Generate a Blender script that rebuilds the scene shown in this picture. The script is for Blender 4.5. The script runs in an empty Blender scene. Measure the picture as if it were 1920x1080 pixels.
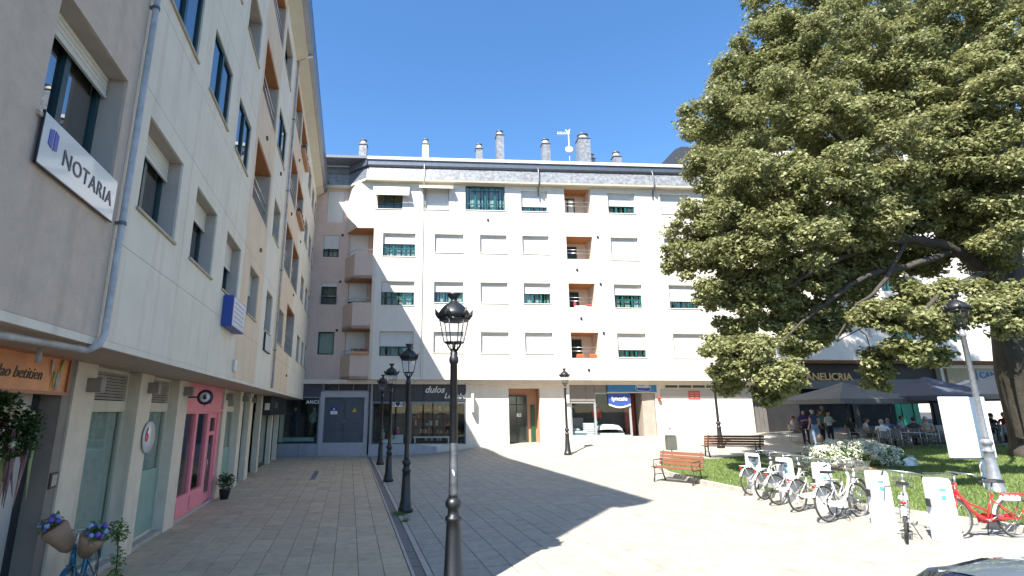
import bpy, bmesh, math, random
import numpy as np
from mathutils import Vector, Matrix
from math import sin, cos, pi, radians, atan2, sqrt
random.seed(7); RNG = np.random.default_rng(7)
SC = bpy.context.scene
COL = SC.collection

# ---------------------------------------------------------------- camera, world, sun, exposure
EYE = 2.5
FPX, PPX, PPY = 981.0, 865.0, 540.0
PITCH = math.atan(232 / 981.0)
cam = bpy.data.cameras.new('camera'); co = bpy.data.objects.new('camera', cam); COL.objects.link(co)
cam.sensor_width = 36; cam.lens = FPX / 1920 * 36; cam.shift_x = (960 - PPX) / 1920
cam.clip_start = 0.1; cam.clip_end = 3000
co.location = (0, 0, EYE); co.rotation_euler = (pi / 2 + PITCH, 0, 0)
SC.camera = co
SUN_EL, SUN_AZ = radians(50.6), radians(33.5)      # SUN_AZ: heading the light travels to, from +Y towards +X
w = bpy.data.worlds.new('World'); SC.world = w; w.use_nodes = True
nt = w.node_tree; nt.nodes.clear()
sky = nt.nodes.new('ShaderNodeTexSky'); sky.sky_type = 'NISHITA'; sky.sun_disc = False
sky.sun_elevation = SUN_EL; sky.sun_rotation = SUN_AZ + pi
sky.air_density = 1.0; sky.dust_density = 0.3; sky.ozone_density = 2.5; sky.altitude = 400
hs_ = nt.nodes.new('ShaderNodeHueSaturation'); hs_.inputs['Saturation'].default_value = 1.2
bg = nt.nodes.new('ShaderNodeBackground'); bg.inputs[1].default_value = 0.112
wo = nt.nodes.new('ShaderNodeOutputWorld')
nt.links.new(sky.outputs[0], hs_.inputs['Color']); nt.links.new(hs_.outputs[0], bg.inputs[0]); nt.links.new(bg.outputs[0], wo.inputs[0])
sl = bpy.data.lights.new('sun', 'SUN'); sl.energy = 5.0; sl.angle = radians(0.5); sl.color = (1, 0.955, 0.885)
so = bpy.data.objects.new('sun', sl); COL.objects.link(so)
sdir = Vector((sin(SUN_AZ) * cos(SUN_EL), cos(SUN_AZ) * cos(SUN_EL), -sin(SUN_EL)))
so.rotation_euler = sdir.to_track_quat('-Z', 'Y').to_euler(); so.location = (-20, -20, 40)
SC.view_settings.view_transform = 'Standard'; SC.view_settings.look = 'None'
SC.view_settings.exposure = 1.42; SC.view_settings.gamma = 1; SC.view_settings.use_curve_mapping = False
SC.cycles.max_bounces = 8; SC.cycles.transparent_max_bounces = 16

# ---------------------------------------------------------------- survey helpers: photograph pixel -> point on a real plane
SP, CP = sin(PITCH), cos(PITCH)
def ray(px, py):
    a, b = (px - PPX) / FPX, (PPY - py) / FPX
    return Vector((a, CP - b * SP, SP + b * CP))
CEN = Vector((0, 0, EYE))
def onz(px, py, z=0.0):
    r = ray(px, py); return CEN + r * ((z - EYE) / r.z)
def ony(px, py, y):
    r = ray(px, py); return CEN + r * (y / r.y)
PSI = radians(-11.77)
D = Vector((sin(PSI), cos(PSI), 0)); NL = Vector((cos(PSI), -sin(PSI), 0))
FD = Vector((sin(radians(86.6)), cos(radians(86.6)), 0)); FN = Vector((FD.y, -FD.x, 0))
A0 = Vector((-5.29, 31.06, 0))
def onF(px, py, Y=0.0):                            # main facade frame -> (s, z)
    r = ray(px, py); P0 = A0 - FN * Y
    P = CEN + r * ((P0 - CEN).dot(FN) / r.dot(FN)); return (P - A0).dot(FD), P.z
MF = Matrix.Translation(A0) @ Matrix.Rotation(atan2(FD.y, FD.x), 4, 'Z')
LP0 = NL * -2.72
ML = Matrix.Translation(LP0) @ Matrix.Rotation(atan2(D.y, D.x), 4, 'Z')   # x = u along the wall, y into the building
MP = Matrix.Rotation(atan2(NL.y, NL.x), 4, 'Z')    # paving frame: x = nl, y = u
def smooth(t): t = max(0, min(1, t)); return t * t * (3 - 2 * t)
def zg(x, y):
    s = x + 0.2085 * y - 1.30
    z = 0.04 * max(0.0, min(s, 40))
    return z + 0.28 * smooth((y - 27) / 4) * smooth((s - 3) / 5)
def ground_at(px, py):
    z = 0.0
    for i in range(25):
        P = onz(px, py, z); z = .5 * z + .5 * zg(P.x, P.y)
    return Vector((P.x, P.y, z))

# ---------------------------------------------------------------- materials
MATS = {}
def mat(name, col, rough=0.7, var=0.12, scale=3.0, bump=0.0, bscale=40.0, metal=0.0, spec=0.5, stain=0.0, coat=0.0, trans=0.0, detail=6, stretch=None):
    if name in MATS: return MATS[name]
    m = bpy.data.materials.new(name); m.use_nodes = True; n = m.node_tree; b = n.nodes['Principled BSDF']
    tc = n.nodes.new('ShaderNodeTexCoord'); mp = n.nodes.new('ShaderNodeMapping')
    n.links.new(tc.outputs['Object'], mp.inputs[0])
    if stretch: mp.inputs['Scale'].default_value = stretch
    nz = n.nodes.new('ShaderNodeTexNoise'); nz.inputs['Scale'].default_value = scale; nz.inputs['Detail'].default_value = detail
    nz.inputs['Roughness'].default_value = .65
    n.links.new(mp.outputs[0], nz.inputs[0])
    oi = n.nodes.new('ShaderNodeObjectInfo')
    mx = n.nodes.new('ShaderNodeMix'); mx.data_type = 'RGBA'
    c0 = tuple(max(0, c * (1 - var)) for c in col) + (1,); c1 = tuple(min(1, c * (1 + var)) for c in col) + (1,)
    mx.inputs[6].default_value = c0; mx.inputs[7].default_value = c1
    cr = n.nodes.new('ShaderNodeValToRGB'); cr.color_ramp.elements[0].position = .32; cr.color_ramp.elements[1].position = .68
    n.links.new(nz.outputs['Fac'], cr.inputs[0]); n.links.new(cr.outputs[0], mx.inputs[0])
    out = mx.outputs[2]
    if stain > 0:
        n2 = n.nodes.new('ShaderNodeTexNoise'); n2.inputs['Scale'].default_value = 1.3; n2.inputs['Detail'].default_value = 9
        m2 = n.nodes.new('ShaderNodeMapping'); m2.inputs['Scale'].default_value = (2.6, 2.6, .22)
        n.links.new(tc.outputs['Object'], m2.inputs[0]); n.links.new(m2.outputs[0], n2.inputs[0])
        r2 = n.nodes.new('ShaderNodeValToRGB'); r2.color_ramp.elements[0].position = .52; r2.color_ramp.elements[1].position = .72
        n.links.new(n2.outputs['Fac'], r2.inputs[0])
        m3 = n.nodes.new('ShaderNodeMix'); m3.data_type = 'RGBA'; m3.blend_type = 'MULTIPLY'
        ml = n.nodes.new('ShaderNodeMath'); ml.operation = 'MULTIPLY'; ml.inputs[1].default_value = stain
        n.links.new(r2.outputs[0], ml.inputs[0]); n.links.new(ml.outputs[0], m3.inputs[0])
        n.links.new(out, m3.inputs[6]); m3.inputs[7].default_value = (.5, .47, .42, 1); out = m3.outputs[2]
    n.links.new(out, b.inputs['Base Color'])
    b.inputs['Roughness'].default_value = rough; b.inputs['Metallic'].default_value = metal
    b.inputs['Specular IOR Level'].default_value = spec; b.inputs['Coat Weight'].default_value = coat
    if trans: b.inputs['Transmission Weight'].default_value = trans
    if bump > 0:
        nb = n.nodes.new('ShaderNodeTexNoise'); nb.inputs['Scale'].default_value = bscale; nb.inputs['Detail'].default_value = 5
        n.links.new(tc.outputs['Object'], nb.inputs[0])
        bp = n.nodes.new('ShaderNodeBump'); bp.inputs['Strength'].default_value = bump; bp.inputs['Distance'].default_value = 0.02
        n.links.new(nb.outputs['Fac'], bp.inputs['Height']); n.links.new(bp.outputs[0], b.inputs['Normal'])
    MATS[name] = m; return m
def tile_mat(name, col, var=.18):                  # paving: tone differs stone by stone (object random / island random), fine grain
    m = mat(name, col, .82, .10, 6, .35, 90, stain=.35); n = m.node_tree; b = n.nodes['Principled BSDF']
    src = b.inputs['Base Color'].links[0].from_socket
    g = n.nodes.new('ShaderNodeNewGeometry'); oi = n.nodes.new('ShaderNodeObjectInfo')
    ad = n.nodes.new('ShaderNodeMath'); ad.operation = 'ADD'; n.links.new(g.outputs['Random Per Island'], ad.inputs[0]); n.links.new(oi.outputs['Random'], ad.inputs[1])
    fr = n.nodes.new('ShaderNodeMath'); fr.operation = 'FRACT'; n.links.new(ad.outputs[0], fr.inputs[0])
    mr = n.nodes.new('ShaderNodeMapRange'); mr.inputs[3].default_value = 1 - var; mr.inputs[4].default_value = 1 + var
    n.links.new(fr.outputs[0], mr.inputs[0])
    hs = n.nodes.new('ShaderNodeHueSaturation'); n.links.new(src, hs.inputs['Color']); n.links.new(mr.outputs[0], hs.inputs['Value'])
    for nd in list(n.nodes):                       # world position, so that stains run on from stone to stone
        if nd.type == 'TEX_COORD':
            for l in list(nd.outputs['Object'].links): n.links.new(g.outputs['Position'], l.to_socket)
    vo = n.nodes.new('ShaderNodeTexVoronoi'); vo.inputs['Scale'].default_value = 2.3; n.links.new(g.outputs['Position'], vo.inputs['Vector'])
    vr = n.nodes.new('ShaderNodeMapRange'); vr.inputs[1].default_value = .045; vr.inputs[2].default_value = .075; vr.inputs[3].default_value = .62; vr.inputs[4].default_value = 1.0; n.links.new(vo.outputs['Distance'], vr.inputs[0])
    vm = n.nodes.new('ShaderNodeMix'); vm.data_type = 'RGBA'; vm.blend_type = 'MULTIPLY'; vm.inputs[0].default_value = .8
    n.links.new(hs.outputs[0], vm.inputs[6]); n.links.new(vr.outputs[0], vm.inputs[7])
    n.links.new(vm.outputs[2], b.inputs['Base Color']); return m
def glass(name, tint=(.8, .86, .86), refl=1.0, rough=0.0, block=0.35, ior=1.75):
    if name in MATS: return MATS[name]
    m = bpy.data.materials.new(name); m.use_nodes = True; n = m.node_tree; n.nodes.clear()
    o = n.nodes.new('ShaderNodeOutputMaterial'); mx = n.nodes.new('ShaderNodeMixShader')
    t = n.nodes.new('ShaderNodeBsdfTransparent'); t.inputs[0].default_value = tuple(c * (1 - block) for c in tint) + (1,)
    g = n.nodes.new('ShaderNodeBsdfGlossy'); g.inputs[0].default_value = (refl, refl, refl, 1); g.inputs['Roughness'].default_value = rough
    tc = n.nodes.new('ShaderNodeTexCoord'); nz = n.nodes.new('ShaderNodeTexNoise'); nz.inputs['Scale'].default_value = 1.2
    bp = n.nodes.new('ShaderNodeBump'); bp.inputs['Strength'].default_value = .05; bp.inputs['Distance'].default_value = .02
    n.links.new(tc.outputs['Object'], nz.inputs[0]); n.links.new(nz.outputs['Fac'], bp.inputs['Height']); n.links.new(bp.outputs[0], g.inputs['Normal'])
    f = n.nodes.new('ShaderNodeFresnel'); 
    ge = n.nodes.new('ShaderNodeNewGeometry'); im = n.nodes.new('ShaderNodeMapRange'); im.inputs[3].default_value = ior; im.inputs[4].default_value = 1/ior
    n.links.new(ge.outputs['Backfacing'], im.inputs[0]); n.links.new(im.outputs[0], f.inputs[0])
    n.links.new(f.outputs[0], mx.inputs[0]); n.links.new(t.outputs[0], mx.inputs[1]); n.links.new(g.outputs[0], mx.inputs[2])
    n.links.new(mx.outputs[0], o.inputs[0]); MATS[name] = m; return m
def leaf_mat(name, c1, c2, translucent=.35):
    m = bpy.data.materials.new(name); m.use_nodes = True; n = m.node_tree; b = n.nodes['Principled BSDF']; o = n.nodes['Material Output']
    g = n.nodes.new('ShaderNodeNewGeometry'); mx = n.nodes.new('ShaderNodeMix'); mx.data_type = 'RGBA'
    mx.inputs[6].default_value = c1 + (1,); mx.inputs[7].default_value = c2 + (1,)
    tc = n.nodes.new('ShaderNodeTexCoord'); nz = n.nodes.new('ShaderNodeTexNoise'); nz.inputs['Scale'].default_value = .7; n.links.new(tc.outputs['Object'], nz.inputs[0])
    ad = n.nodes.new('ShaderNodeMath'); ad.operation = 'MULTIPLY_ADD'; ad.inputs[1].default_value = .6
    s = n.nodes.new('ShaderNodeMath'); s.operation = 'MULTIPLY'; s.inputs[1].default_value = .45; n.links.new(nz.outputs['Fac'], s.inputs[0])
    n.links.new(g.outputs['Random Per Island'], ad.inputs[0]); n.links.new(s.outputs[0], ad.inputs[2]); n.links.new(ad.outputs[0], mx.inputs[0])
    n.links.new(mx.outputs[2], b.inputs['Base Color']); b.inputs['Roughness'].default_value = .5; b.inputs['Specular IOR Level'].default_value = .35
    t = n.nodes.new('ShaderNodeBsdfTranslucent'); n.links.new(mx.outputs[2], t.inputs[0])
    ms = n.nodes.new('ShaderNodeMixShader'); ms.inputs[0].default_value = translucent
    n.links.new(b.outputs[0], ms.inputs[1]); n.links.new(t.outputs[0], ms.inputs[2]); n.links.new(ms.outputs[0], o.inputs[0]); MATS[name] = m; return m

stucco_white = mat('stucco_white', (.70, .65, .58), .85, .04, 2.0, .25, 120, stain=.12)
stucco_beige = mat('stucco_beige', (.66, .55, .45), .85, .05, 2.0, .25, 120, stain=.15)
stucco_pink = mat('stucco_pink', (.62, .47, .40), .85, .05, 2.0, .25, 120, stain=.15)
clad_grey = mat('cladding_grey_white', (.70, .64, .53), .75, .06, 1.2, .15, 60, stain=.34)
clad_beige = mat('cladding_beige', (.68, .53, .38), .75, .06, 1.2, .15, 60, stain=.32)
render_rough = mat('rough_beige_render', (.70, .57, .46), .95, .08, 5, .9, 140, stain=.3)
reveal_grey = mat('reveal_stone', (.44, .39, .34), .8, .07, 3, .2, 60, stain=.2)
joint_dark = mat('joint_backing', (.16, .15, .14), .9, .1)
teal = mat('teal_frame', (.012, .105, .10), .35, .1, 3)
teal_dark = mat('dark_teal_frame', (.008, .04, .045), .35, .1, 3)
shutter_m = mat('roller_shutter', (.66, .65, .62), .55, .03, 2, stain=.1)
shutter_cream = mat('cream_shutter', (.60, .58, .52), .55, .03, 2, stain=.12)
curtain_m = mat('curtain', (.72, .73, .70), .9, .1, 8, stretch=(6, 1, .2))
curtain_dark = mat('dark_curtain', (.10, .12, .12), .9, .15, 8, stretch=(6, 1, .2))
room_dark = mat('room_dark', (.045, .045, .045), .9, .2, 2)
wood_orange = mat('orange_wood_ceiling', (.42, .17, .06), .6, .2, 4, stretch=(1, 12, 1))
terracotta = mat('terracotta_paint', (.50, .27, .16), .8, .08, 2)
slate = mat('slate', (.13, .14, .16), .35, .25, 7, .3, 30, spec=.7)
slate_light = mat('slate_lichened', (.21, .215, .22), .32, .45, 5, .4, 30, spec=.8)
zinc = mat('zinc_gutter', (.15, .16, .18), .4, .12, 4, metal=.6)
zinc_blue = mat('grey_pipe', (.42, .42, .42), .5, .22, 6, .2, 20, stain=.5)
roof_edge = mat('roof_edge_white', (.62, .60, .56), .7, .12, 9, stain=.3)
cream_soffit = mat('cream_soffit', (.56, .51, .40), .8, .05, 2, stain=.15)
soffit_grey = mat('arcade_soffit', (.55, .43, .33), .85, .06, 2, stain=.2)
column_m = mat('column_render', (.66, .57, .45), .85, .07, 3, .2, 60, stain=.3)
lilac_wall = mat('lilac_grey_wall', (.36, .35, .38), .85, .07, 3, .2, 60, stain=.4)
dark_panel = mat('dark_grey_panel', (.035, .035, .04), .45, .15, 3)
door_grey = mat('grey_metal_door', (.10, .12, .15), .45, .12, 3, metal=.3)
iron = mat('black_iron', (.013, .014, .016), .42, .25, 12, .15, 60, spec=.6)
iron_silver = mat('weathered_grey_paint', (.24, .25, .27), .45, .25, 14, .15, 60, metal=.35)
lamp_glass = glass('lantern_glass', (.95, .97, 1.0), .9, .02, .02)
win_glass = glass('window_glass', (.82, .9, .88), 1.0, 0, .12, 1.5)
left_glass = glass('coated_glass', (.6, .7, .72), 1.0, 0, .45, 4.2)
shop_glass = glass('shop_glass', (.92, .95, .94), .8, 0, .04, 1.42)
white_paint = mat('white_paint', (.74, .74, .73), .35, .05, 6, coat=.2)
white_plastic = mat('white_plastic', (.70, .71, .72), .4, .06, 5, stain=.1)
rubber = mat('rubber', (.05, .045, .035), .8, .25, 12)
steel = mat('steel', (.55, .55, .55), .3, .1, 10, metal=.9)
black_plastic = mat('black_plastic', (.02, .02, .02), .5, .2, 10)
passage_stone = tile_mat('passage_stone', (.50, .395, .27), .10)
plaza_stone = tile_mat('plaza_stone', (.33, .31, .26), .06)
joint_m = mat('joint_grout', (.05, .045, .04), .95, .3, 30)
kerb_m = mat('kerb_granite', (.42, .38, .33), .85, .12, 12, .4, 90, stain=.3)
asphalt = mat('ground_grey', (.2, .19, .18), .9, .15, 3, .3, 60)

# ---------------------------------------------------------------- mesh helpers
class MB:
    def __init__(s): s.v = []; s.f = []; s.m = []; s.sm = []
    def add(s, vs, fs, mi=0, smooth=False):
        b = len(s.v); s.v += [tuple(v) for v in vs]
        for f in fs: s.f.append(tuple(i + b for i in f)); s.m.append(mi); s.sm.append(smooth)
        return s
    def box(s, x0, x1, y0, y1, z0, z1, mi=0):
        return s.add([(x0,y0,z0),(x1,y0,z0),(x1,y1,z0),(x0,y1,z0),(x0,y0,z1),(x1,y0,z1),(x1,y1,z1),(x0,y1,z1)],
              [(0,3,2,1),(4,5,6,7),(0,1,5,4),(1,2,6,5),(2,3,7,6),(3,0,4,7)], mi)
    def bbox(s, x0, x1, y0, y1, z0, z1, b=.01, mi=0):          # chamfered box
        vs = []; 
        for (zz, i) in ((z0, b), (z0 + b, 0), (z1 - b, 0), (z1, b)):
            vs += [(x0+i+b*0,y0+i,zz),(x1-i,y0+i,zz),(x1-i,y1-i,zz),(x0+i,y1-i,zz)]
        fs = [(0,3,2,1),(12,13,14,15)]
        for r in range(3):
            for k in range(4): a=r*4+k; c=r*4+(k+1)%4; fs.append((a,c,c+4,a+4))
        return s.add(vs, fs, mi)
    def tube(s, pts, r, n=8, mi=0, closed=False, caps=True, smooth=True):
        pts = [Vector(p) for p in pts]; N = len(pts); rs = r if isinstance(r, (list, tuple)) else [r] * N
        vs = []; up = None
        for i, p in enumerate(pts):
            if closed: t = (pts[(i+1) % N] - pts[i-1])
            else: t = pts[min(i+1, N-1)] - pts[max(i-1, 0)]
            if t.length < 1e-9: t = Vector((0,0,1))
            t.normalize()
            if up is None:
                up = Vector((0,0,1)) if abs(t.z) < .9 else Vector((1,0,0))
            a = t.cross(up)
            if a.length < 1e-6: a = t.cross(Vector((0,1,0)))
            a.normalize(); b2 = a.cross(t).normalized(); up = b2
            for k in range(n):
                th = 2*pi*k/n; vs.append(p + (a*cos(th) + b2*sin(th))*rs[i])
        fs = []
        for i in range(N if closed else N-1):
            j = (i+1) % N
            for k in range(n): k2=(k+1)%n; fs.append((i*n+k, i*n+k2, j*n+k2, j*n+k))
        s.add(vs, fs, mi, smooth)
        if caps and not closed:
            b = len(s.v) - N*n
            s.f.append(tuple(b+k for k in range(n-1,-1,-1))); s.m.append(mi); s.sm.append(False)
            s.f.append(tuple(b+(N-1)*n+k for k in range(n))); s.m.append(mi); s.sm.append(False)
        return s
    def lathe(s, prof, n=16, c=(0,0,0), mi=0, smooth=True, rot=0, sx=1, sy=1):
        vs = []; N = len(prof)
        for (r, z) in prof:
            for k in range(n):
                th = 2*pi*k/n + rot; vs.append((c[0]+r*cos(th)*sx, c[1]+r*sin(th)*sy, c[2]+z))
        fs = []
        for i in range(N-1):
            for k in range(n): k2=(k+1)%n; fs.append((i*n+k, i*n+k2, (i+1)*n+k2, (i+1)*n+k))
        fs.append(tuple(range(n-1,-1,-1))); fs.append(tuple((N-1)*n+k for k in range(n)))
        return s.add(vs, fs, mi, smooth)
    def prism(s, poly, a0, a1, axis='y', mi=0):                 # poly in the two other axes, in order
        P = lambda p, a: {'y': (p[0], a, p[1]), 'x': (a, p[0], p[1]), 'z': (p[0], p[1], a)}[axis]
        n = len(poly); vs = [P(p, a0) for p in poly] + [P(p, a1) for p in poly]
        fs = [tuple(range(n)), tuple(range(2*n-1, n-1, -1))]
        for k in range(n): k2=(k+1)%n; fs.append((k, k+n, k2+n, k2))
        return s.add(vs, fs, mi)
    def blob(s, c, r, mi=0, n=8, m=6, jit=0.0, sc=(1,1,1)):
        vs = [(c[0],c[1],c[2]-r*sc[2])]; fs = []
        for i in range(1, m):
            ph = pi*i/m
            for k in range(n):
                rr = r*(1+random.uniform(-jit, jit)); th = 2*pi*k/n
                vs.append((c[0]+rr*sin(ph)*cos(th)*sc[0], c[1]+rr*sin(ph)*sin(th)*sc[1], c[2]-rr*cos(ph)*sc[2]))
        vs.append((c[0],c[1],c[2]+r*sc[2])); L = len(vs)-1
        for k in range(n): fs.append((0, 1+(k+1)%n, 1+k)); fs.append((L, L-n+k, L-n+(k+1)%n))
        for i in range(m-2):
            for k in range(n): a=1+i*n+k; b=1+i*n+(k+1)%n; fs.append((a,b,b+n,a+n))
        return s.add(vs, fs, mi, True)
    def slab(s, x0, x1, z0, z1, y0, y1, holes=(), mi=0):        # upright slab with rectangular openings
        xs = sorted({x0, x1} | {min(max(h[i], x0), x1) for h in holes for i in (0, 1)})
        zs = sorted({z0, z1} | {min(max(h[i], z0), z1) for h in holes for i in (2, 3)})
        xs = [x for i, x in enumerate(xs) if i == 0 or x - xs[i-1] > 1e-4]; zs = [z for i, z in enumerate(zs) if i == 0 or z - zs[i-1] > 1e-4]
        nx, nz = len(xs)-1, len(zs)-1
        solid = lambda i, j: 0 <= i < nx and 0 <= j < nz and not any(h[0]-1e-4 < (xs[i]+xs[i+1])/2 < h[1]+1e-4 and h[2]-1e-4 < (zs[j]+zs[j+1])/2 < h[3]+1e-4 for h in holes)
        if not any(solid(i, j) for i in range(nx) for j in range(nz)): return s
        for i in range(nx):
            for j in range(nz):
                if not solid(i, j): continue
                a, b, c, d = xs[i], xs[i+1], zs[j], zs[j+1]
                s.add([(a,y0,c),(b,y0,c),(b,y0,d),(a,y0,d)], [(0,1,2,3)], mi)
                s.add([(a,y1,c),(b,y1,c),(b,y1,d),(a,y1,d)], [(3,2,1,0)], mi)
                if not solid(i-1, j): s.add([(a,y0,c),(a,y0,d),(a,y1,d),(a,y1,c)], [(0,1,2,3)], mi)
                if not solid(i+1, j): s.add([(b,y0,c),(b,y0,d),(b,y1,d),(b,y1,c)], [(3,2,1,0)], mi)
                if not solid(i, j-1): s.add([(a,y0,c),(b,y0,c),(b,y1,c),(a,y1,c)], [(3,2,1,0)], mi)
                if not solid(i, j+1): s.add([(a,y0,d),(b,y0,d),(b,y1,d),(a,y1,d)], [(0,1,2,3)], mi)
        return s
    def mesh(s, name, mats):
        me = bpy.data.meshes.new(name); me.from_pydata(s.v, [], s.f)
        if not isinstance(mats, (list, tuple)): mats = [mats]
        for m in mats: me.materials.append(m)
        me.polygons.foreach_set('material_index', s.m); me.polygons.foreach_set('use_smooth', s.sm); me.update(); return me
    def build(s, name, mats, parent=None, loc=(0,0,0), rotz=0.0, mw=None):
        return link(name, s.mesh(name, mats), parent, loc, rotz, mw)
def link(name, me, parent=None, loc=(0,0,0), rotz=0.0, mw=None):
    o = bpy.data.objects.new(name, me); COL.objects.link(o)
    if mw is not None: o.matrix_basis = mw
    else: o.location = loc; o.rotation_euler = (0, 0, rotz)
    if parent: o.parent = parent
    return o
def tag(o, label=None, cat=None, group=None, kind=None):
    if label: o['label'] = label
    if cat: o['category'] = cat
    if group: o['group'] = group
    if kind: o['kind'] = kind
    return o
def thing(name, label, cat, loc=(0,0,0), rotz=0.0, group=None, mw=None):
    o = bpy.data.objects.new(name, None); COL.objects.link(o)
    if mw is not None: o.matrix_basis = mw
    else: o.location = loc; o.rotation_euler = (0, 0, rotz)
    return tag(o, label, cat, group)
KIDS = lambda o: [c for c in COL.objects if c.parent == o]
def copy_tree(o, parent=None, kids=None):
    if kids is None:
        kids = {}
        for c in COL.objects:
            if c.parent: kids.setdefault(c.parent.name, []).append(c)
    c = o.copy(); COL.objects.link(c); c.parent = parent
    for ch in kids.get(o.name, []): copy_tree(ch, c, kids)
    return c
def text_mesh(body, size, ext, m, spacing=1.0, shear=0.0, bold=0.0, align='CENTER'):
    cu = bpy.data.curves.new('t', 'FONT'); cu.body = body; cu.size = size; cu.extrude = ext; cu.space_character = spacing
    cu.shear = shear; cu.offset = bold; cu.align_x = align; cu.align_y = 'CENTER'; cu.resolution_u = 3
    o = bpy.data.objects.new('t', cu); COL.objects.link(o)
    dg = bpy.context.evaluated_depsgraph_get(); me = bpy.data.meshes.new_from_object(o.evaluated_get(dg))
    bpy.data.objects.remove(o); me.materials.clear(); me.materials.append(m)
    return me
def put_text(name, parent, body, size, x, y, z, m, ext=.008, **k):   # lettering on a plane facing local -y
    me = text_mesh(body, size, ext, m, **k)
    return link(name, me, parent, mw=Matrix.Translation((x, y, z)) @ Matrix.Rotation(pi/2, 4, 'X'))

# ---------------------------------------------------------------- ground and paving
g = MB(); 
gm = []
xs = list(np.arange(-60, 61, 2.0)); ys = list(np.arange(-40, 81, 2.0)); 
xs = [-900, -400] + xs + [400, 900]; ys = [-900, -400] + ys + [400, 1500]
for y in ys:
    for x in xs: g.v.append((x, y, zg(x, min(y, 60)) - .12))
W = len(xs)
for j in range(len(ys)-1):
    for i in range(W-1): a = j*W+i; g.f.append((a, a+1, a+1+W, a+W)); g.m.append(0); g.sm.append(True)
g.build('ground', joint_m).__setitem__('kind', 'structure')

NL0, NLK = -3.76, 1.07
def tile_mesh(name, w_, l_, m, gap=.008, h=.02):
    b = MB(); b.bbox(gap/2, w_-gap/2, gap/2, l_-gap/2, -h, 0, .004); return b.mesh(name, m)
def near_key(c):    # size on the picture
    P = MP @ Vector((c[0], c[1], 0)); w_ = P.y*CP - EYE*SP
    if w_ < 1.5: return None
    px = PPX + FPX*P.x/w_; py = PPY - FPX*(-P.y*SP - EYE*CP)/w_
    if px < -60 or px > 1980 or py > 1140 or py < 0: return None
    return w_
# passage: stones in strips that run along the left building
pas = bpy.data.objects.new('passage_paving', MB().box(NL0-1.5, NLK, 3, 32.3, -.2, -.016).mesh('passage_bed', joint_m)); COL.objects.link(pas)
pas.matrix_basis = MP; tag(pas, kind='structure')
cells = []
PW = (NLK - NL0)/12; 
for i in range(-3, 12):
    for j in range(0, 60):
        if i < 0 and False: continue
        cells.append((NL0 + i*PW, 3.2 + j*.485 + (0.0 if i % 2 else .0)))
cells = [c for c in cells if near_key((c[0]+.2, c[1]+.2))]
cells.sort(key=lambda c: near_key((c[0]+.2, c[1]+.2)))
tm = tile_mesh('paving_stone', PW, .485, passage_stone)
for c in cells[:300]:
    o = link('paving_stone', tm, pas, (c[0], c[1], random.uniform(-.002, .002))); o.rotation_euler = (random.uniform(-.004,.004), random.uniform(-.004,.004), 0)
b = MB()
for c in cells[300:]:
    dz = random.uniform(-.002, .002); b.bbox(c[0]+.004, c[0]+PW-.004, c[1]+.004, c[1]+.481, -.02, dz, .004)
tag(b.build('far_paving_stones', passage_stone, pas), kind='stuff')
MB().box(-1.33, -1.15, 21.6, 24.6, 0, .006).build('drain_cover', mat('drain_steel', (.16,.16,.20), .5, .1), pas)
# drain channel with kerb stones
ch = bpy.data.objects.new('drain_channel', MB().box(NLK, NLK+.36, 3, 32.2, -.2, -.030).mesh('channel_bed', mat('channel_dark', (.10,.095,.09), .9, .3, 8))); COL.objects.link(ch)
ch.matrix_basis = MP; tag(ch, kind='structure')
kb = MB().bbox(0, .055, .004, .97, -.05, .004, .004).mesh('kerb_stone', kerb_m)
kb2 = MB().bbox(0, .155, .004, .476, -.05, -.008, .004).mesh('channel_stone', mat('channel_stone', (.17,.16,.15), .85, .2, 8, .3, 60))
for j in range(30):
    link('kerb_stone', kb, ch, (NLK+.012, 3.2+j*.975, random.uniform(-.002,.002)))
for j in range(60): link('channel_stone', kb2, ch, (NLK+.075, 3.2+j*.485, random.uniform(-.003,.001)))
b = MB()
for j in range(60): b.bbox(NLK+.24, NLK+.345, 3.2+j*.485, 3.68+j*.485, -.05, .003, .004)
tag(b.build('channel_edge_stones', kerb_m, ch), kind='stuff')
# plaza
PX0 = NLK + .352
pz = bpy.data.objects.new('plaza_paving', None); COL.objects.link(pz); 
bm_ = MB(); nn = 90
for j in range(nn+1):
    for i in range(nn+1):
        x, y = PX0 + 36*i/nn, -6 + 40*j/nn; P = MP @ Vector((x, y, 0)); bm_.v.append((x, y, zg(P.x, P.y)-.022))
for j in range(nn):
    for i in range(nn): a=j*(nn+1)+i; bm_.f.append((a,a+1,a+nn+2,a+nn+1)); bm_.m.append(0); bm_.sm.append(False)
bpy.data.objects.remove(pz); pz = bm_.build('plaza_paving', joint_m); pz.matrix_basis = MP; tag(pz, kind='structure')
TW, TL = .43, .45
cells = []
for i in range(0, 80):
    for j in range(0, 84):
        c = (PX0 + i*TW, -4 + j*TL)
        k = near_key((c[0]+.2, c[1]+.2))
        if k and c[1] < 33 : cells.append((k, c, i))
cells.sort()
tm = tile_mesh('paving_slab', TW, TL, plaza_stone, .009)
shade_first = sorted(cells, key=lambda t: t[0] + (0 if t[1][0] < 8 else 3))
first, rest = shade_first[:300], shade_first[300:]
for k, c, i in first:
    P = MP @ Vector((c[0]+TW/2, c[1]+TL/2, 0)); z = zg(P.x, P.y)
    o = link('paving_slab', tm, pz, (c[0], c[1], z - .0085 + random.uniform(-.0015,.0015))); o.rotation_euler = (0, -.0391, 0)
b = MB()
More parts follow.
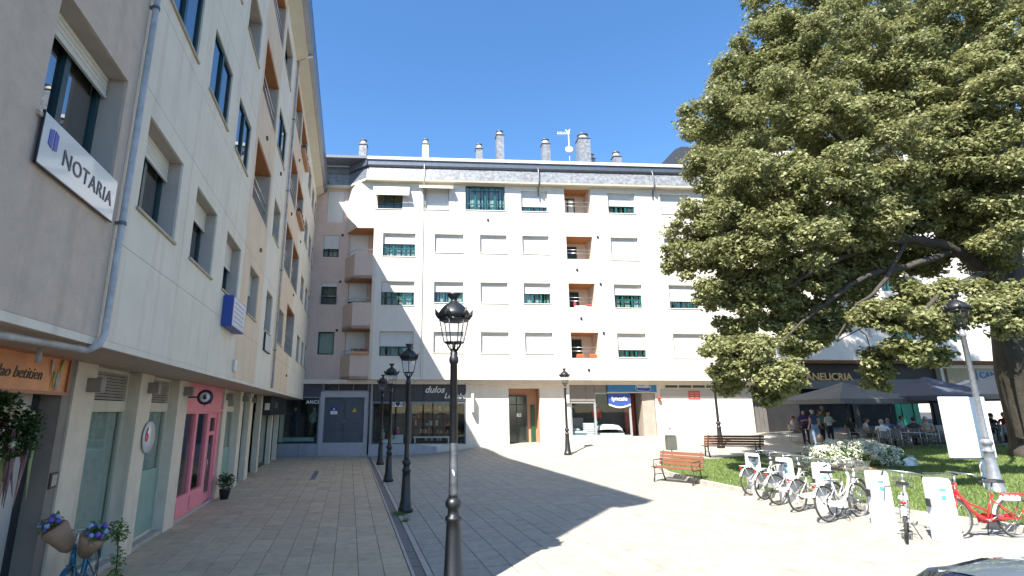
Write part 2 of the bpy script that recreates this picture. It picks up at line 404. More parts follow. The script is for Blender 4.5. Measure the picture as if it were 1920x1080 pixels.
for k, c, i in rest:
    x0, x1, y0, y1 = c[0]+.0045, c[0]+TW-.0045, c[1]+.0045, c[1]+TL-.0045
    zz = []
    dz = random.uniform(-.0015, .0015)
    for (x, y) in ((x0,y0),(x1,y0),(x1,y1),(x0,y1)):
        P = MP @ Vector((x, y, 0)); zz.append((x, y, zg(P.x, P.y)+dz))
    lo = [(v[0], v[1], v[2]-.02) for v in zz]
    b.add(zz + lo, [(0,1,2,3),(0,4,5,1),(1,5,6,2),(2,6,7,3),(3,7,4,0)])
tag(b.build('far_paving_slabs', plaza_stone, pz), kind='stuff')

# ---------------------------------------------------------------- windows, loggias
def window(par, x0, x1, z0, z1, Y=.24, shut=0.0, cols=3, trans=.5, fm=None, sm=None, curt=None, sill=True, sillm=None, sillout=.04, slats=True, gl=None):
    fm = fm or teal; sm = sm or shutter_m
    W_, H_ = x1-x0, z1-z0; f = .07; b = MB(); y0, y1 = Y, Y+.07
    b.box(x0, x0+f, y0, y1, z0, z1); b.box(x1-f, x1, y0, y1, z0, z1); b.box(x0+f, x1-f, y0, y1, z0, z0+f); b.box(x0+f, x1-f, y0, y1, z1-f, z1)
    for k in range(1, cols):
        x = x0 + W_*k/cols; b.box(x-.045, x+.045, y0-.012, y1, z0+f, z1-f)
    if trans:
        z = z0 + H_*trans
        for k in range(cols): xa = x0+W_*k/cols + (.045 if k else f); xb = x0+W_*(k+1)/cols - (.045 if k < cols-1 else f); b.box(xa, xb, y0+.008, y1, z-.035, z+.035)
    fo = b.build('window', fm, par)
    MB().box(x0+f*.6, x1-f*.6, y0+.03, y0+.04, z0+f*.6, z1-f*.6).build('pane', gl or win_glass, fo)
    if curt != 'none':
        cm = curtain_m if curt is None else curt; n = 24; b = MB(); vs = []
        zt = z1 - H_*shut*.9
        for k in range(n+1):
            x = x0 + W_*k/n; y = y1 + .10 + .02*sin(k*2.3+x*3)
            vs += [(x, y, z0), (x, y, zt)]
        gaps = set(random.sample(range(n), 6)) if curt is None else set()
        b.add(vs, [(2*k, 2*k+2, 2*k+3, 2*k+1) for k in range(n) if k not in gaps]); b.build('curtain', cm, fo)
    if shut > 0:
        b = MB(); zb = z1 - H_*shut
        if slats:
            n = max(1, int((z1-zb)/.055)); hh = (z1-zb)/n
            for k in range(n):
                b.prism([(y0-.055, zb+k*hh+.004), (y0-.063, zb+(k+.5)*hh), (y0-.055, zb+(k+1)*hh-.002), (y0-.04, zb+(k+1)*hh), (y0-.04, zb+k*hh)], x0+.02, x1-.02, 'x')
        else: b.box(x0+.02, x1-.02, y0-.06, y0-.04, zb, z1)
        b.box(x0+.01, x1-.01, y0-.065, y0-.035, zb-.03, zb+.003) if shut < .97 else None
        b.build('shutter', sm, fo)
    if sill: MB().bbox(x0-.03, x1+.03, -sillout, Y+.0, z0-.05, z0-.001, .008).build('sill', sillm or stucco_white, fo)
    return fo
def loggia(par, x0, x1, z0, z1, Yf=.3, depth=1.2, wallm=None, ceilm=None, door='dark', rail=True, glassrail=False):
    wallm = wallm or stucco_beige; ceilm = ceilm or wood_orange; yb = Yf + depth
    b = MB(); t = .05
    b.box(x0-t, x0-.001, Yf+.001, yb, z0-t, z1+t); b.box(x1+.001, x1+t, Yf+.001, yb, z0-t, z1+t)
    b.box(x0-t, x1+t, yb+.001, yb+t, z0-t, z1+t); b.box(x0, x1, Yf+.001, yb, z0-t, z0-.001)
    lo = b.build('loggia', wallm, par)
    n = max(2, int((x1-x0)/.2)); cb = MB(); ww = (x1-x0)/n
    for k in range(n): cb.box(x0+k*ww+.004, x0+(k+1)*ww-.004, .03, yb, z1-.03 if k % 2 else z1-.033, z1-.001)
    cb.build('plank_ceiling', ceilm, lo)
    W_ = x1-x0; d0, d1 = (x0+.12, x0+W_*.62)
    if door:
        fr = MB(); y = yb-.06
        fr.box(d0, d0+.07, y, yb, z0, z1-.25); fr.box(d1-.07, d1, y, yb, z0, z1-.25); fr.box(d0+.07, d1-.07, y, yb, z1-.32, z1-.25); m_=(d0+d1)/2; fr.box(m_-.04, m_+.04, y, yb, z0, z1-.32)
        do = fr.build('balcony_door', teal_dark, lo)
        MB().box(d0+.05, d1-.05, y+.035, y+.045, z0+.02, z1-.3).build('pane', mat('dark_pane', (.03,.035,.04), .12, .2, 1, spec=.8) if door == 'dark' else shutter_m, do)
    if rail:
        r = MB(); hr = min(1.0, (z1-z0)*.42)
        for zz in ([hr] if glassrail else [hr, hr*.66]): r.tube([(x0+.002, .08, z0+zz), (x1-.002, .08, z0+zz)], .016, 6)
        r.build('railing', steel, lo)
    return lo

# ================================================================ MAIN BUILDING (back of the square)
mb = thing('apartment_building', 'long white rendered apartment block with slate cornice closing the back of the square', 'building', mw=MF)
FS = lambda px, py, Y=0.0: onF(px, py, Y)
ROWB = {1: (15.05, 16.50), 2: (11.90, 13.40), 3: (8.80, 10.30), 4: (5.72, 7.20)}
COLS = {0: (.40, 2.42), 1: (3.62, 5.42), 2: (6.48, 8.18), 3: (9.17, 10.88), 'L': (12.0, 13.70), 5: (14.88, 16.68), 6: (18.40, 20.35), 7: (21.5, 23.2)}
WIN = []   # col, row, z0, z1, shut, cols
for r, sh in {2: (.42, 1, 1, 1, .98, 1, 1), 3: (.42, .45, 1, .47, .42, .66, .5), 4: (.58, .93, 1, 1, .66, 1, 1)}.items():
    for ci, s_ in zip((0, 1, 2, 3, 5, 6, 7), sh):
        z0, z1 = ROWB[r]
        if ci in (2, ) and r == 2 or ci in (1, 3) and r == 2: z0 = 12.2
        if ci in (1, 2, 3) and r == 3: z0 = 9.0
        if ci in (1, 2, 3) and r == 4: z0 = 5.93
        WIN.append((ci, z0, z1, s_))
WIN += [(3, 15.05, 16.49, .72), (5, 15.06, 16.49, .60), (6, 15.1, 16.49, 1), (7, 15.1, 16.49, 1)]
TOPW = [(-.14, 1.55, 15.02, 16.62), (2.85, 4.50, 15.05, 16.55), (5.56, 8.12, 15.06, 16.74)]
LOG = [(12.0, 13.75, 15.01, 16.85), (12.0, 13.70, 11.9, 13.41), (12.0, 13.68, 8.78, 10.32), (12.0, 13.73, 5.66, 7.23)]
holes = [(COLS[c][0], COLS[c][1], z0, z1) for c, z0, z1, s_ in WIN] + TOPW + LOG
S0, S1 = -.16, 24.3
b = MB(); b.slab(S0, 3.0-.0, 4.35, 16.95, 0, .3, holes); b.slab(3.012, S1, 4.35, 16.95, 0, .3, holes)
b.build('facade_wall', stucco_white, mb)
MB().box(3.0, 3.012, .012, .3, 4.35, 16.9).build('expansion_joint', joint_dark, mb)
MB().box(-6.2, S1+.0, 2.6, 2.7, -.4, 17).build('interior_wall', room_dark, mb)
MB().box(-6.2, 24.3, .3, 8, 4.1, 4.35).build('floor_slab', stucco_beige, mb)
for (ci, z0, z1, s_) in WIN:
    x0, x1 = COLS[ci]; window(mb, x0, x1, z0, z1, .22, s_, 3, .36 if ci in (0, 5) else 0, curt=None if s_ < .95 else 'none')
window(mb, *TOPW[0], Y=.22, shut=0, cols=3, trans=.25, fm=teal_dark, curt=mat('ochre_blind', (.42,.27,.09), .8, .15, 6, stretch=(5,1,.3)))
window(mb, *TOPW[1], Y=.22, shut=1, cols=2, trans=0, curt='none')
window(mb, *TOPW[2], Y=.10, shut=0, cols=4, trans=.27, fm=teal)
MB().box(5.9, 7.8, .06, .11, 16.38, 16.44).build('top_transom', teal, mb)
for i, l in enumerate(LOG): loggia(mb, *l, ceilm=wood_orange, door='white' if i == 0 else 'dark', rail=True)
# awnings on the top floor
a = MB(); a.prism([(-.02, 16.66), (-.34, 16.12), (-.34, 16.00), (-.32, 16.00), (-.32, 16.10), (-.02, 16.60)], -.30, 1.98, 'x')
a.prism([(-.34, 15.98), (-.42, 15.90), (-.42, 15.78), (-.40, 15.78), (-.40, 15.88), (-.34, 15.94)], -.30, 1.98, 'x')
aw = a.build('awning', mat('cream_canvas', (.62,.56,.47), .85, .06, 4), mb); MB().tube([(-.24,-.02,15.3),(-.24,-.38,15.85)], .012, 6).tube([(1.94,-.02,15.3),(1.94,-.38,15.85)], .012, 6).build('awning_arm', steel, aw)
a = MB(); a.prism([(-.02, 16.60), (-.46, 16.48), (-.46, 16.30), (-.44, 16.30), (-.44, 16.45), (-.02, 16.56)], 2.6, 4.75, 'x')
aw = a.build('awning', MATS['cream_canvas'], mb); MB().tube([(2.65,-.02,15.4),(2.65,-.44,16.35)], .012, 6).tube([(4.70,-.02,15.4),(4.70,-.44,16.35)], .012, 6).build('awning_arm', steel, aw)
# recess with curved balconies at the left end
R = 1.2
rw = [(-3.5, -2.5, 12.13, 13.58), (-3.46, -2.49, 9.03, 10.43), (-3.47, -2.48, 5.9, 7.31), (-3.40, -2.30, 14.48, 16.62)]
lw = [(-1.83, -.62, 11.2, 13.6), (-1.77, -.60, 8.1, 10.45), (-1.80, -.57, 5.0, 7.3)]
b = MB(); b.slab(-6.2, -2.15, 4.35, 16.95, R, R+.3, rw); b.slab(-2.15, S0, 4.35, 16.95, R, R+.3, lw); b.build('recessed_wall', stucco_pink, mb)
for k, (h, s_, cu) in enumerate(zip(rw, (.6, .15, 0, 1), (None, curtain_dark, curtain_m, 'none'))):
    fo = window(mb, *h, Y=R+.1, shut=s_, cols=1 if k != 3 else 2, trans=.3 if k < 2 else 0, fm=teal_dark, sill=False, curt=cu)
MB().tube([(-3.5, R-.06, 9.55), (-2.45, R-.06, 9.55)], .018, 6).tube([(-3.5, R-.06, 9.1), (-3.5, R-.06, 9.58)], .014, 6).tube([(-2.45, R-.06, 9.1), (-2.45, R-.06, 9.58)], .014, 6).build('window_rail', steel, mb)
for h, s_ in zip(lw, (.99, .5, .62)): window(mb, *h, Y=R+.1, shut=s_, cols=2, trans=.28, fm=teal_dark, sill=False, curt=curtain_dark)
jamb = MB().box(S0-.02, S0+.0-.001, .0, R, 4.35, 16.9).box(-.16, .0, -.004, -.0005, 4.35, 16.0); jamb.build('corner_jamb', stucco_beige, mb)
plan = [(-2.05, R-.002), (-1.28, -.003), (-.185, -.003), (-.185, .10), (-1.20, .10), (-1.90, R-.002)]
full = [(-2.05, R-.002), (-1.28, -.003), (-.185, -.003), (-.185, R-.002)]
for i, (zb, zt) in enumerate(((10.47, 12.02), (7.36, 8.95), (4.36, 5.80))):
    bb = MB().prism(plan, zb, zt, 'z').prism([(p[0], p[1]) for p in full], zb, zb+.18, 'z').build('balcony', stucco_pink, mb)
    MB().tube([(-1.98, R-.05, zt+.28), (-1.25, .05, zt+.28), (-.19, .05, zt+.28)], .018, 6).tube([(-1.25, .05, zt), (-1.25, .05, zt+.28)], .014, 6).build('railing', steel, bb)
    MB().prism([(-2.0, R-.01), (-1.26, .02), (-.19, .02), (-.19, R-.01)], zb-.03, zb-.001, 'z').build('soffit', wood_orange, bb)
tb = MB().prism(full, 13.72, 16.9, 'z').build('bay', stucco_white, mb)
MB().prism([(-2.0, R-.01), (-1.26, .02), (-.19, .02), (-.19, R-.01)], 13.68, 13.718, 'z').build('soffit', wood_orange, tb)
# cornice: slate mansard, fascia, gutter, roof
def cornice(x0, x1, Y0, bays):
    b = MB(); b.prism([(Y0+.31, 16.78), (Y0-.36, 16.80), (Y0-.38, 16.92), (Y0+.31, 16.92)], x0, x1, 'x'); b.build('gutter_lip', cream_soffit, mb)
    # slates in courses
    n = max(1, int((x1-x0)/.30)); me = None
    rows = 5
    b = MB()
    for r_ in range(rows):
        z = 16.94 + r_*.17; y = Y0-.34 + r_*.045
        for k in range(-1, n+1):
            xa = x0 + (k + (r_ % 2)*.5)*(x1-x0)/n; xb = xa + (x1-x0)/n - .008
            xa, xb = max(xa, x0), min(xb, x1)
            if xb - xa < .02: continue
            dz = random.uniform(-.004, .004)
            b.add([(xa, y-.022+dz, z), (xb, y-.022+dz, z), (xb, y+.036, z+.21), (xa, y+.036, z+.21), (xa, y-.004, z), (xb, y-.004, z)], [(0,1,2,3), (0,4,5,1)])
    tag(b.build('slate_courses', slate_light, mb), kind='stuff')
    MB().prism([(Y0+.3, 16.93), (Y0-.30, 16.93), (Y0-.08, 17.82), (Y0+.3, 17.82)], x0, x1, 'x').build('mansard_core', slate, mb)
    MB().prism([(Y0-.20, 17.80), (Y0-.26, 17.92), (Y0-.26, 18.22), (Y0-.20, 18.25), (Y0+.3, 18.25), (Y0+.3, 17.80)], x0, x1, 'x').build('fascia_gutter', zinc, mb)
    MB().prism([(Y0-.34, 18.26), (Y0-.34, 18.46), (Y0-.10, 18.52), (Y0+.3, 18.52), (Y0+.3, 18.26)], x0, x1, 'x').build('roof_edge', roof_edge, mb)
cornice(-.75, 24.2, 0, 30); cornice(-6.2, -2.05, R, 5)
b = MB(); b.prism([(-2.05, R-.36), (-.77, -.36), (-.77, .3), (-2.05, R+.3)], 16.79, 16.92, 'z'); b.build('gutter_lip', cream_soffit, mb)
b = MB(); b.add([(-2.05, R-.36, 16.92), (-.76, -.36, 16.92), (-.76, -.10, 17.82), (-2.05, R-.1, 17.82), (-2.05, R+.3, 16.92), (-.76, .3, 16.92), (-.76, .3, 17.82), (-2.05, R+.3, 17.82)], [(0,1,2,3), (4,7,6,5), (3,2,6,7), (0,4,5,1), (1,5,6,2), (0,3,7,4)]); b.build('mansard_corner', slate, mb)
b = MB(); b.prism([(-2.06, R-.34), (-.76, -.34), (-.76, .3), (-2.06, R+.3)], 17.83, 18.51, 'z'); b.build('roof_edge', zinc, mb)
for sx in (2.9, 10.3, 17.9): 
    MB().tube([(sx, -.27, 18.0), (sx, -.33, 17.7), (sx, -.42, 16.95), (sx, -.40, 16.75), (sx, -.12, 16.55), (sx, -.04, 16.4), (sx, -.04, 16.1 if sx > 5 else 4.4)], .05 if sx > 5 else .020, 8).build('downpipe', zinc if sx > 5 else stucco_white, mb)
MB().prism([(-.33, 18.47), (.6, 18.70), (7, 20.9), (14, 18.5), (14, 18.3), (-.33, 18.3)], -6.2, 24.25, 'x').build('roof', slate, mb)
# chimneys
for (s_, yy, zb, zt, ww, dd) in ((-1.8, 5, 19.6, 22.0, .55, .55), (2.87, 5, 19.6, 22.2, .48, .5), (6.95, 5, 19.6, 21.95, .5, .5), (8.55, 5, 19.6, 23.1, .56, .7), (12.09, 5, 19.6, 22.5, .6, .6), (15.05, 5, 19.6, 23.0, .9, .8), (16.0, 6, 19.6, 21.9, .45, .5), (17.6, 5, 19.6, 21.6, .6, .6)):
    c = MB(); c.bbox(s_-ww/2, s_+ww/2, yy-dd/2, yy+dd/2, zb, zt, .02)
    co_ = c.build('chimney', slate_light if ww != .48 else roof_edge, mb)
    MB().box(s_-ww/2-.05, s_+ww/2+.05, yy-dd/2-.05, yy+dd/2+.05, zt, zt+.06).build('chimney_collar', slate, co_)
    MB().lathe([(ww*.40, 0), (ww*.42, .1), (ww*.34, .34)], 12, (s_, yy, zt+.06)).build('chimney_pot', mat('cream_pot', (.55,.50,.40), .8, .15, 8, stain=.4), co_)
    MB().lathe([(ww*.46, 0), (ww*.50, .05), (ww*.2, .14)], 12, (s_, yy, zt+.40)).build('chimney_cap', slate, co_)
# small black vent outlets
for (s_, z_) in ((-2.32, 13.6), (-2.3, 10.5), (-2.35, 7.4), (14.05, 13.4), (14.05, 10.3), (14.05, 7.2), (13.0, 4.95), (12.6, 11.2), (12.7, 8.1), (7.0, 14.4)):
    y = R if s_ < 0 else 0; MB().box(s_-.05, s_+.05, y-.07, y-.001, z_-.06, z_+.06).box(s_-.07, s_+.07, y-.02, y-.0015, z_-.08, z_+.08).build('vent', dark_panel, mb)

# ---- ground floor of the main building, set back under the overhang
G = .7
gh = [(-5.6, -3.05, .70, 3.30),              # corner shop
      (-2.86, -.20, 3.70, 4.33),             # vent lights over the service door
      (-2.74, -.40, .75, 3.33),              # service door
      (.05, 5.62, .64, 4.33),                # dark shop
      (8.2, 10.1, .62, 3.88),                # doorway
      (11.95, 17.25, 1.05, 4.33),            # blue shop
      (17.88, 23.2, 3.90, 4.33)]
b = MB(); b.slab(-6.2, -.1, -.3, 4.349, G, G+.3, gh); b.build('plinth_wall', lilac_wall, mb)
b = MB(); b.slab(-.1, 23.4, -.3, 4.349, G+.003, G+.3, gh); b.build('ground_floor_wall', mat('warm_beige_render', (.70,.62,.53), .85, .05, 2, .2, 80, stain=.15), mb)
MB().box(-3.0, -2.88, G-.03, G-.001, 3.35, 4.34).box(-6.1, -2.92, G-.035, G-.001, 3.35, 4.34).build('dark_fascia_panel', mat('slate_blue_panel', (.06,.06,.085), .5, .15, 3), mb)
MB().slab(-2.98, -.12, .0, 3.66, G-.05, G-.001, [(-2.74, -.40, .75, 3.33)]).build('door_surround', mat('lilac_surround', (.42,.40,.43), .7, .06, 3, stain=.3), mb)
# vent lights
b = MB()
for x in (-2.86, -2.0, -1.13, -.26): b.box(x, x+.06, G+.05, G+.12, 3.70, 4.33)
b.box(-2.8, -.26, G+.05, G+.12, 3.70, 3.75); v = b.build('vent_window', zinc, mb)
MB().box(-2.8, -.22, G+.09, G+.10, 3.72, 4.3).build('pane', mat('black_pane', (.012,.012,.014), .25, .2), v)
# service door: two leaves, ribbed panels, middle rail
dr = MB().box(-2.74, -1.58, G+.10, G+.16, .75, 3.33).box(-1.56, -.40, G+.10, G+.16, .75, 3.33)
dr = dr.build('service_door', door_grey, mb)
pm = mat('door_panel_grey', (.085,.10,.13), .4, .12, 3, metal=.3)
for x0, x1 in ((-2.70, -1.62), (-1.52, -.44)):
    for z0, z1 in ((.80, 1.38), (1.42, 1.80), (1.84, 2.86), (2.92, 3.28)): MB().bbox(x0, x1, G+.085, G+.101, z0, z1, .008).build('door_panel', pm, dr)
b = MB()
for k in range(46): b.box(-2.70+k*.0491*1, -2.70+k*.0491+.02, G+.078, G+.086, .82, 1.36) if k not in (22, 23) else None
tag(b.build('door_ribs', door_grey, dr), kind='stuff')
MB().tube([(-1.62, G+.05, 1.85), (-1.62, G+.05, 2.05)], .012, 6).tube([(-1.50, G+.05, 1.85), (-1.50, G+.05, 2.05)], .012, 6).build('handle', steel, dr)
MB().tube([(-.10, G-.10, .1), (-.10, G-.10, 4.3)], .05, 8).build('downpipe', mat('dark_pipe', (.06,.055,.06), .5, .2), mb)
MB().box(.0, .05, G-.08, G-.001, .3, 4.34).build('shop_post', mat('lilac_surround', (.4,.4,.4)), mb)
# wedge plinth at the foot of the dark shop
MB().prism([(-.04, -.1), (3.9, .0), (3.9, .52), (2.9, .62), (-.04, .63)], G-.30, G-.002, 'y').build('plinth_wedge', MATS['lilac_surround'], mb)

# dark shop front  s .05-5.62
sf = MB()
for x in (.05, 2.02, 2.32, 4.88, 5.54): sf.box(x, x+.08, G+.06, G+.14, .66, 3.0)
sf.box(.05, 5.62, G+.058, G+.142, 2.98, 3.10); sf.box(.05, 5.62, G+.06, G+.14, .64, .70); sf = sf.build('shop_front', zinc, mb)
fx = [.05, 1.30, 1.98, 3.10, 4.30, 5.62]
fpm = mat('dark_fascia', (.045,.04,.042), .5, .12, 3)
for k in range(5): MB().bbox(fx[k]+.012, fx[k+1]-.012, G+.02, G+.07, 3.12, 4.31, .006).build('fascia_panel', fpm, sf)
for (x0, x1) in ((.13, 2.02), (2.40, 4.88), (4.96, 5.54)): MB().box(x0, x1, G+.095, G+.105, .7, 2.98).build('pane', shop_glass, sf)
sroom = mat('shop_interior', (.10,.085,.075), .8, .4, 1.5)
rb = MB(); rb.box(.0, 5.7, 2.5, 2.58, .6, 4.3).box(.0, .05, G+.31, 2.5, .6, 4.3).box(5.65, 5.7, G+.31, 2.5, .6, 4.3).box(0, 5.7, G+.31, 2.5, .58, .64).box(0, 5.7, G+.16, 2.5, 3.12, 3.18)
rb.build('shop_room', sroom, mb)
shelfm = mat('shelf_wood', (.25,.11,.06), .6, .25, 4)
goods = [mat('goods_%s' % n_, c, .6, .15) for n_, c in (('red', (.35,.04,.03)), ('orange', (.55,.16,.03)), ('pale', (.5,.46,.4)), ('brown', (.15,.07,.04)), ('teal', (.06,.2,.2)), ('pink', (.55,.04,.20)))]
sh = thing('shelf_unit', 'brown shelf unit with small packages behind the dark shop window', 'shelf', mw=MF @ Matrix.Translation((3.0, 2.2, .64)))
b = MB()
for z in (.1, .55, 1.0, 1.45, 1.9): b.box(-.6, 2.4, 0, .28, z, z+.03)
for x in (-.63, .4, 1.4, 2.4): b.box(x, x+.03, 0, .28, 0, 2.1)
b.build('shelf', shelfm, sh)
b = MB()
for z in (.13, .58, 1.03, 1.48, 1.93):
    x = -.55
    while x < 2.3:
        ww = random.uniform(.06, .22); hh = random.uniform(.1, .34); b.box(x, x+ww, .03, .2, z, z+hh, random.randrange(4)); x += ww + random.uniform(.01, .08)
tag(b.build('goods', goods[:4], sh), kind='stuff')
ct = thing('display_table', 'long white display table inside the dark shop window', 'table', mw=MF @ Matrix.Translation((3.6, 1.35, .64)))
MB().bbox(-1.1, 1.1, -.2, .3, .34, .42, .01).build('table_top', white_paint, ct); 
for x in (-1.0, 1.0): MB().box(x-.03, x+.03, -.15, .25, 0, .34).build('leg', steel, ct)
cb_ = thing('display_plinth', 'white display plinth in the left window of the dark shop', 'display', mw=MF @ Matrix.Translation((1.15, 1.25, .64)))
MB().bbox(-.55, .75, -.2, .3, 0, .26, .01).bbox(.25, .75, -.18, .3, .26, .52, .01).build('plinth', white_paint, cb_)
for k, (x, m_, h_) in enumerate(((-.1, goods[1], .42), (.42, goods[5], .4), (-.45, goods[2], .55), (.1, goods[2], .25))):
    t_ = thing('display_bust', ['orange draped bust in the shop window', 'magenta draped bust in the shop window', 'tall pale bust in the shop window', 'small pale bust in the shop window'][k], 'display bust', mw=MF @ Matrix.Translation((1.15+x, 1.28, .64 + (.52 if k == 1 else .26))))
    MB().lathe([(.09, 0), (.12, h_*.3), (.13, h_*.55), (.09, h_*.78), (.04, h_*.85)], 10).build('torso', m_, t_); MB().blob((0, 0, h_*.97), .06).build('head', goods[2], t_)
# letter signs on the dark fascia
white_let = mat('white_letters', (.75,.73,.68), .5, .05)
def fsign(label, body, x, y, z, size, m_=white_let, name='shop_sign', **k):
    t_ = thing(name, label, 'sign', mw=MF @ Matrix.Translation((x, y, z)))
    o = put_text('lettering', t_, body, size, 0, 0, 0, m_, **k); return t_
fsign('upper white script word on the dark shop fascia', 'dulos', 3.72, G-.0, 3.78, .55, shear=.35, ext=.02, bold=.008)
fsign('lower white script word on the dark shop fascia beside the lamp post', 'Lebebé', 4.95, G-.0, 3.42, .45, shear=.35, ext=.02, bold=.004)
t_ = thing('letter_panel', 'small white four letter panel in the dark shop window', 'sign', mw=MF @ Matrix.Translation((1.52, G+.03, 2.92)))
MB().bbox(-.33, .33, -.01, .01, -.13, .13, .004).build('panel', white_paint, t_)
put_text('lettering', t_, 'IO♥EI', .24, 0, -.014, 0, black_plastic, ext=.003, bold=.006)
t_ = thing('letter_panel', 'small white letter panel hung in the corner shop window', 'sign', mw=MF @ Matrix.Translation((-3.45, G+.03, 3.05)))
MB().bbox(-.38, .38, -.01, .01, -.14, .14, .004).build('panel', black_plastic, t_)
put_text('lettering', t_, 'ANCI', .28, 0, -.014, 0, white_let, ext=.003, bold=.008, spacing=1.15)
# signs on the service door
t_ = thing('notice', 'blue and white square notice on the grey service door', 'sign', mw=MF @ Matrix.Translation((-2.18, G+.07, 2.55)))
MB().box(-.2, .2, -.006, .006, 0, .22).build('upper_half', mat('sign_blue', (.03,.03,.25), .4, .05), t_); MB().box(-.2, .2, -.006, .006, -.2, -.002).build('lower_half', white_paint, t_); MB().box(-.05, .05, -.012, -.007, .06, .15).build('emblem', white_paint, t_)
t_ = thing('warning_sign', 'yellow triangular hazard sign on the grey service door', 'sign', mw=MF @ Matrix.Translation((-.98, G+.07, 2.6)))
MB().prism([(-.14, -.12), (.14, -.12), (0, .14)], -.006, .006, 'y').build('triangle', mat('sign_yellow', (.8,.42,.02), .4, .05), t_); MB().prism([(-.02,-.06),(.03,-.01),(0,.0),(.02,.06),(-.03,.01),(0,0)], -.012, -.007, 'y').build('symbol', black_plastic, t_)
# blade sign
t_ = thing('blade_sign', 'narrow white upright blade sign on the wall right of the dark shop', 'sign', mw=MF @ Matrix.Translation((5.98, G-.04, 3.0)))
MB().bbox(-.07, .07, -.42, -.02, -.55, .55, .03).build('panel', white_plastic, t_); MB().box(-.02, .02, -.03, .04, -.3, .3).build('bracket', steel, t_)
# corner shop (left, under the arcade)
sf = MB()
for x in (-5.6, -3.13): sf.box(x, x+.08, G+.06, G+.14, .70, 3.30)
sf.box(-5.6, -3.05, G+.058, G+.142, 3.22, 3.30).box(-5.6, -3.05, G+.058, G+.142, .70, .78); sf = sf.build('shop_window', teal_dark, mb)
MB().box(-5.55, -3.1, G+.095, G+.105, .76, 3.24).build('pane', shop_glass, sf)
MB().box(-5.7, -2.95, 2.45, 2.55, .6, 3.5).box(-5.7, -2.95, G+.31, 2.45, .55, .7).box(-2.98, -2.93, G+.31, 2.45, .6, 3.5).box(-5.7, -2.95, G+.16, 2.45, 3.32, 3.38).build('shop_room', room_dark, mb)
t_ = thing('display_platform', 'pale blue low platform inside the corner shop window', 'display', mw=MF @ Matrix.Translation((-4.2, 1.4, .7)))
MB().bbox(-1.1, .9, -.25, .25, .1, .32, .01).build('platform', mat('pale_blue', (.35,.5,.52), .6), t_)
def mannequin(x, y, z, top, leg, label, arms=True):
    t_ = thing('mannequin', label, 'mannequin', mw=MF @ Matrix.Translation((x, y, z)))
    MB().lathe([(.13,.82),(.17,.95),(.15,1.1),(.20,1.32),(.19,1.42),(.07,1.5),(.05,1.54)], 12, sy=.6).tube([(.19,0,1.4),(.25,0,1.15),(.22,-.05,.88)], [.055,.05,.035], 7).tube([(-.19,0,1.4),(-.25,0,1.15),(-.22,-.05,.88)], [.055,.05,.035], 7).build('top', top, t_)
    MB().tube([(.08,0,.9),(.09,0,.5),(.09,0,.06)], [.09,.065,.05], 8).tube([(-.08,0,.9),(-.09,0,.5),(-.09,0,.06)], [.09,.065,.05], 8).build('trousers', leg, t_)
    MB().blob((0,0,1.64), .10, sc=(.8,.9,1.15)).lathe([(.25,0),(.25,.02)], 12).build('head', mat('mannequin_skin', (.45,.4,.36), .5), t_)
    return t_
mannequin(-3.45, 1.45, 1.0, mat('mint_cloth', (.28,.42,.36), .9), black_plastic, 'headed mannequin in a mint top in the corner shop window')
mannequin(-4.6, 1.6, 1.0, mat('navy_cloth', (.03,.05,.10), .9), mat('navy_cloth', (.03,.05,.10)), 'mannequin in dark navy clothes at the back of the corner shop')
# doorway niche
b = MB(); b.box(8.12, 8.199, G+.05, G+1.3, .6, 3.95).box(10.101, 10.18, G+.05, G+1.3, .6, 3.95).box(8.2, 10.1, G+1.2, G+1.3, .6, 3.9).box(8.2, 10.1, G+.301, G+1.2, .45, .62).box(8.2, 10.1, G+.301, G+1.2, 3.881, 3.95)
po = b.build('entrance_porch', terracotta, mb)
MB().bbox(8.05, 10.25, G-.35, G-.001, .2, .6, .01).build('door_step', kerb_m, mb)
ed = MB().box(8.22, 8.30, G+1.08, G+1.16, .62, 3.5).box(9.42, 9.50, G+1.08, G+1.16, .62, 3.5).box(8.30, 9.42, G+1.08, G+1.16, 3.42, 3.5).box(8.82, 8.88, G+1.08, G+1.16, .62, 3.42).box(8.3, 9.42, G+1.082, G+1.158, 2.9, 2.96).build('entrance_door', dark_panel, mb)
MB().box(8.3, 9.42, G+1.11, G+1.12, .62, 3.42).build('pane', mat('smoked_glass', (.02,.025,.02), .1, .3, 1, spec=.9), ed)
MB().box(9.72, 9.98, G+1.10, G+1.18, .62, 2.9).build('side_panel', mat('green_glass', (.015,.07,.035), .2), mb)
t_ = thing('house_number_plate', 'small white number plate on the dark entrance door', 'sign', mw=MF @ Matrix.Translation((8.98, G+1.06, 2.3)))
MB().box(-.14, .14, -.006, .006, -.10, .10).build('plate', white_paint, t_); put_text('lettering', t_, '18', .17, 0, -.009, 0, black_plastic, ext=.002)
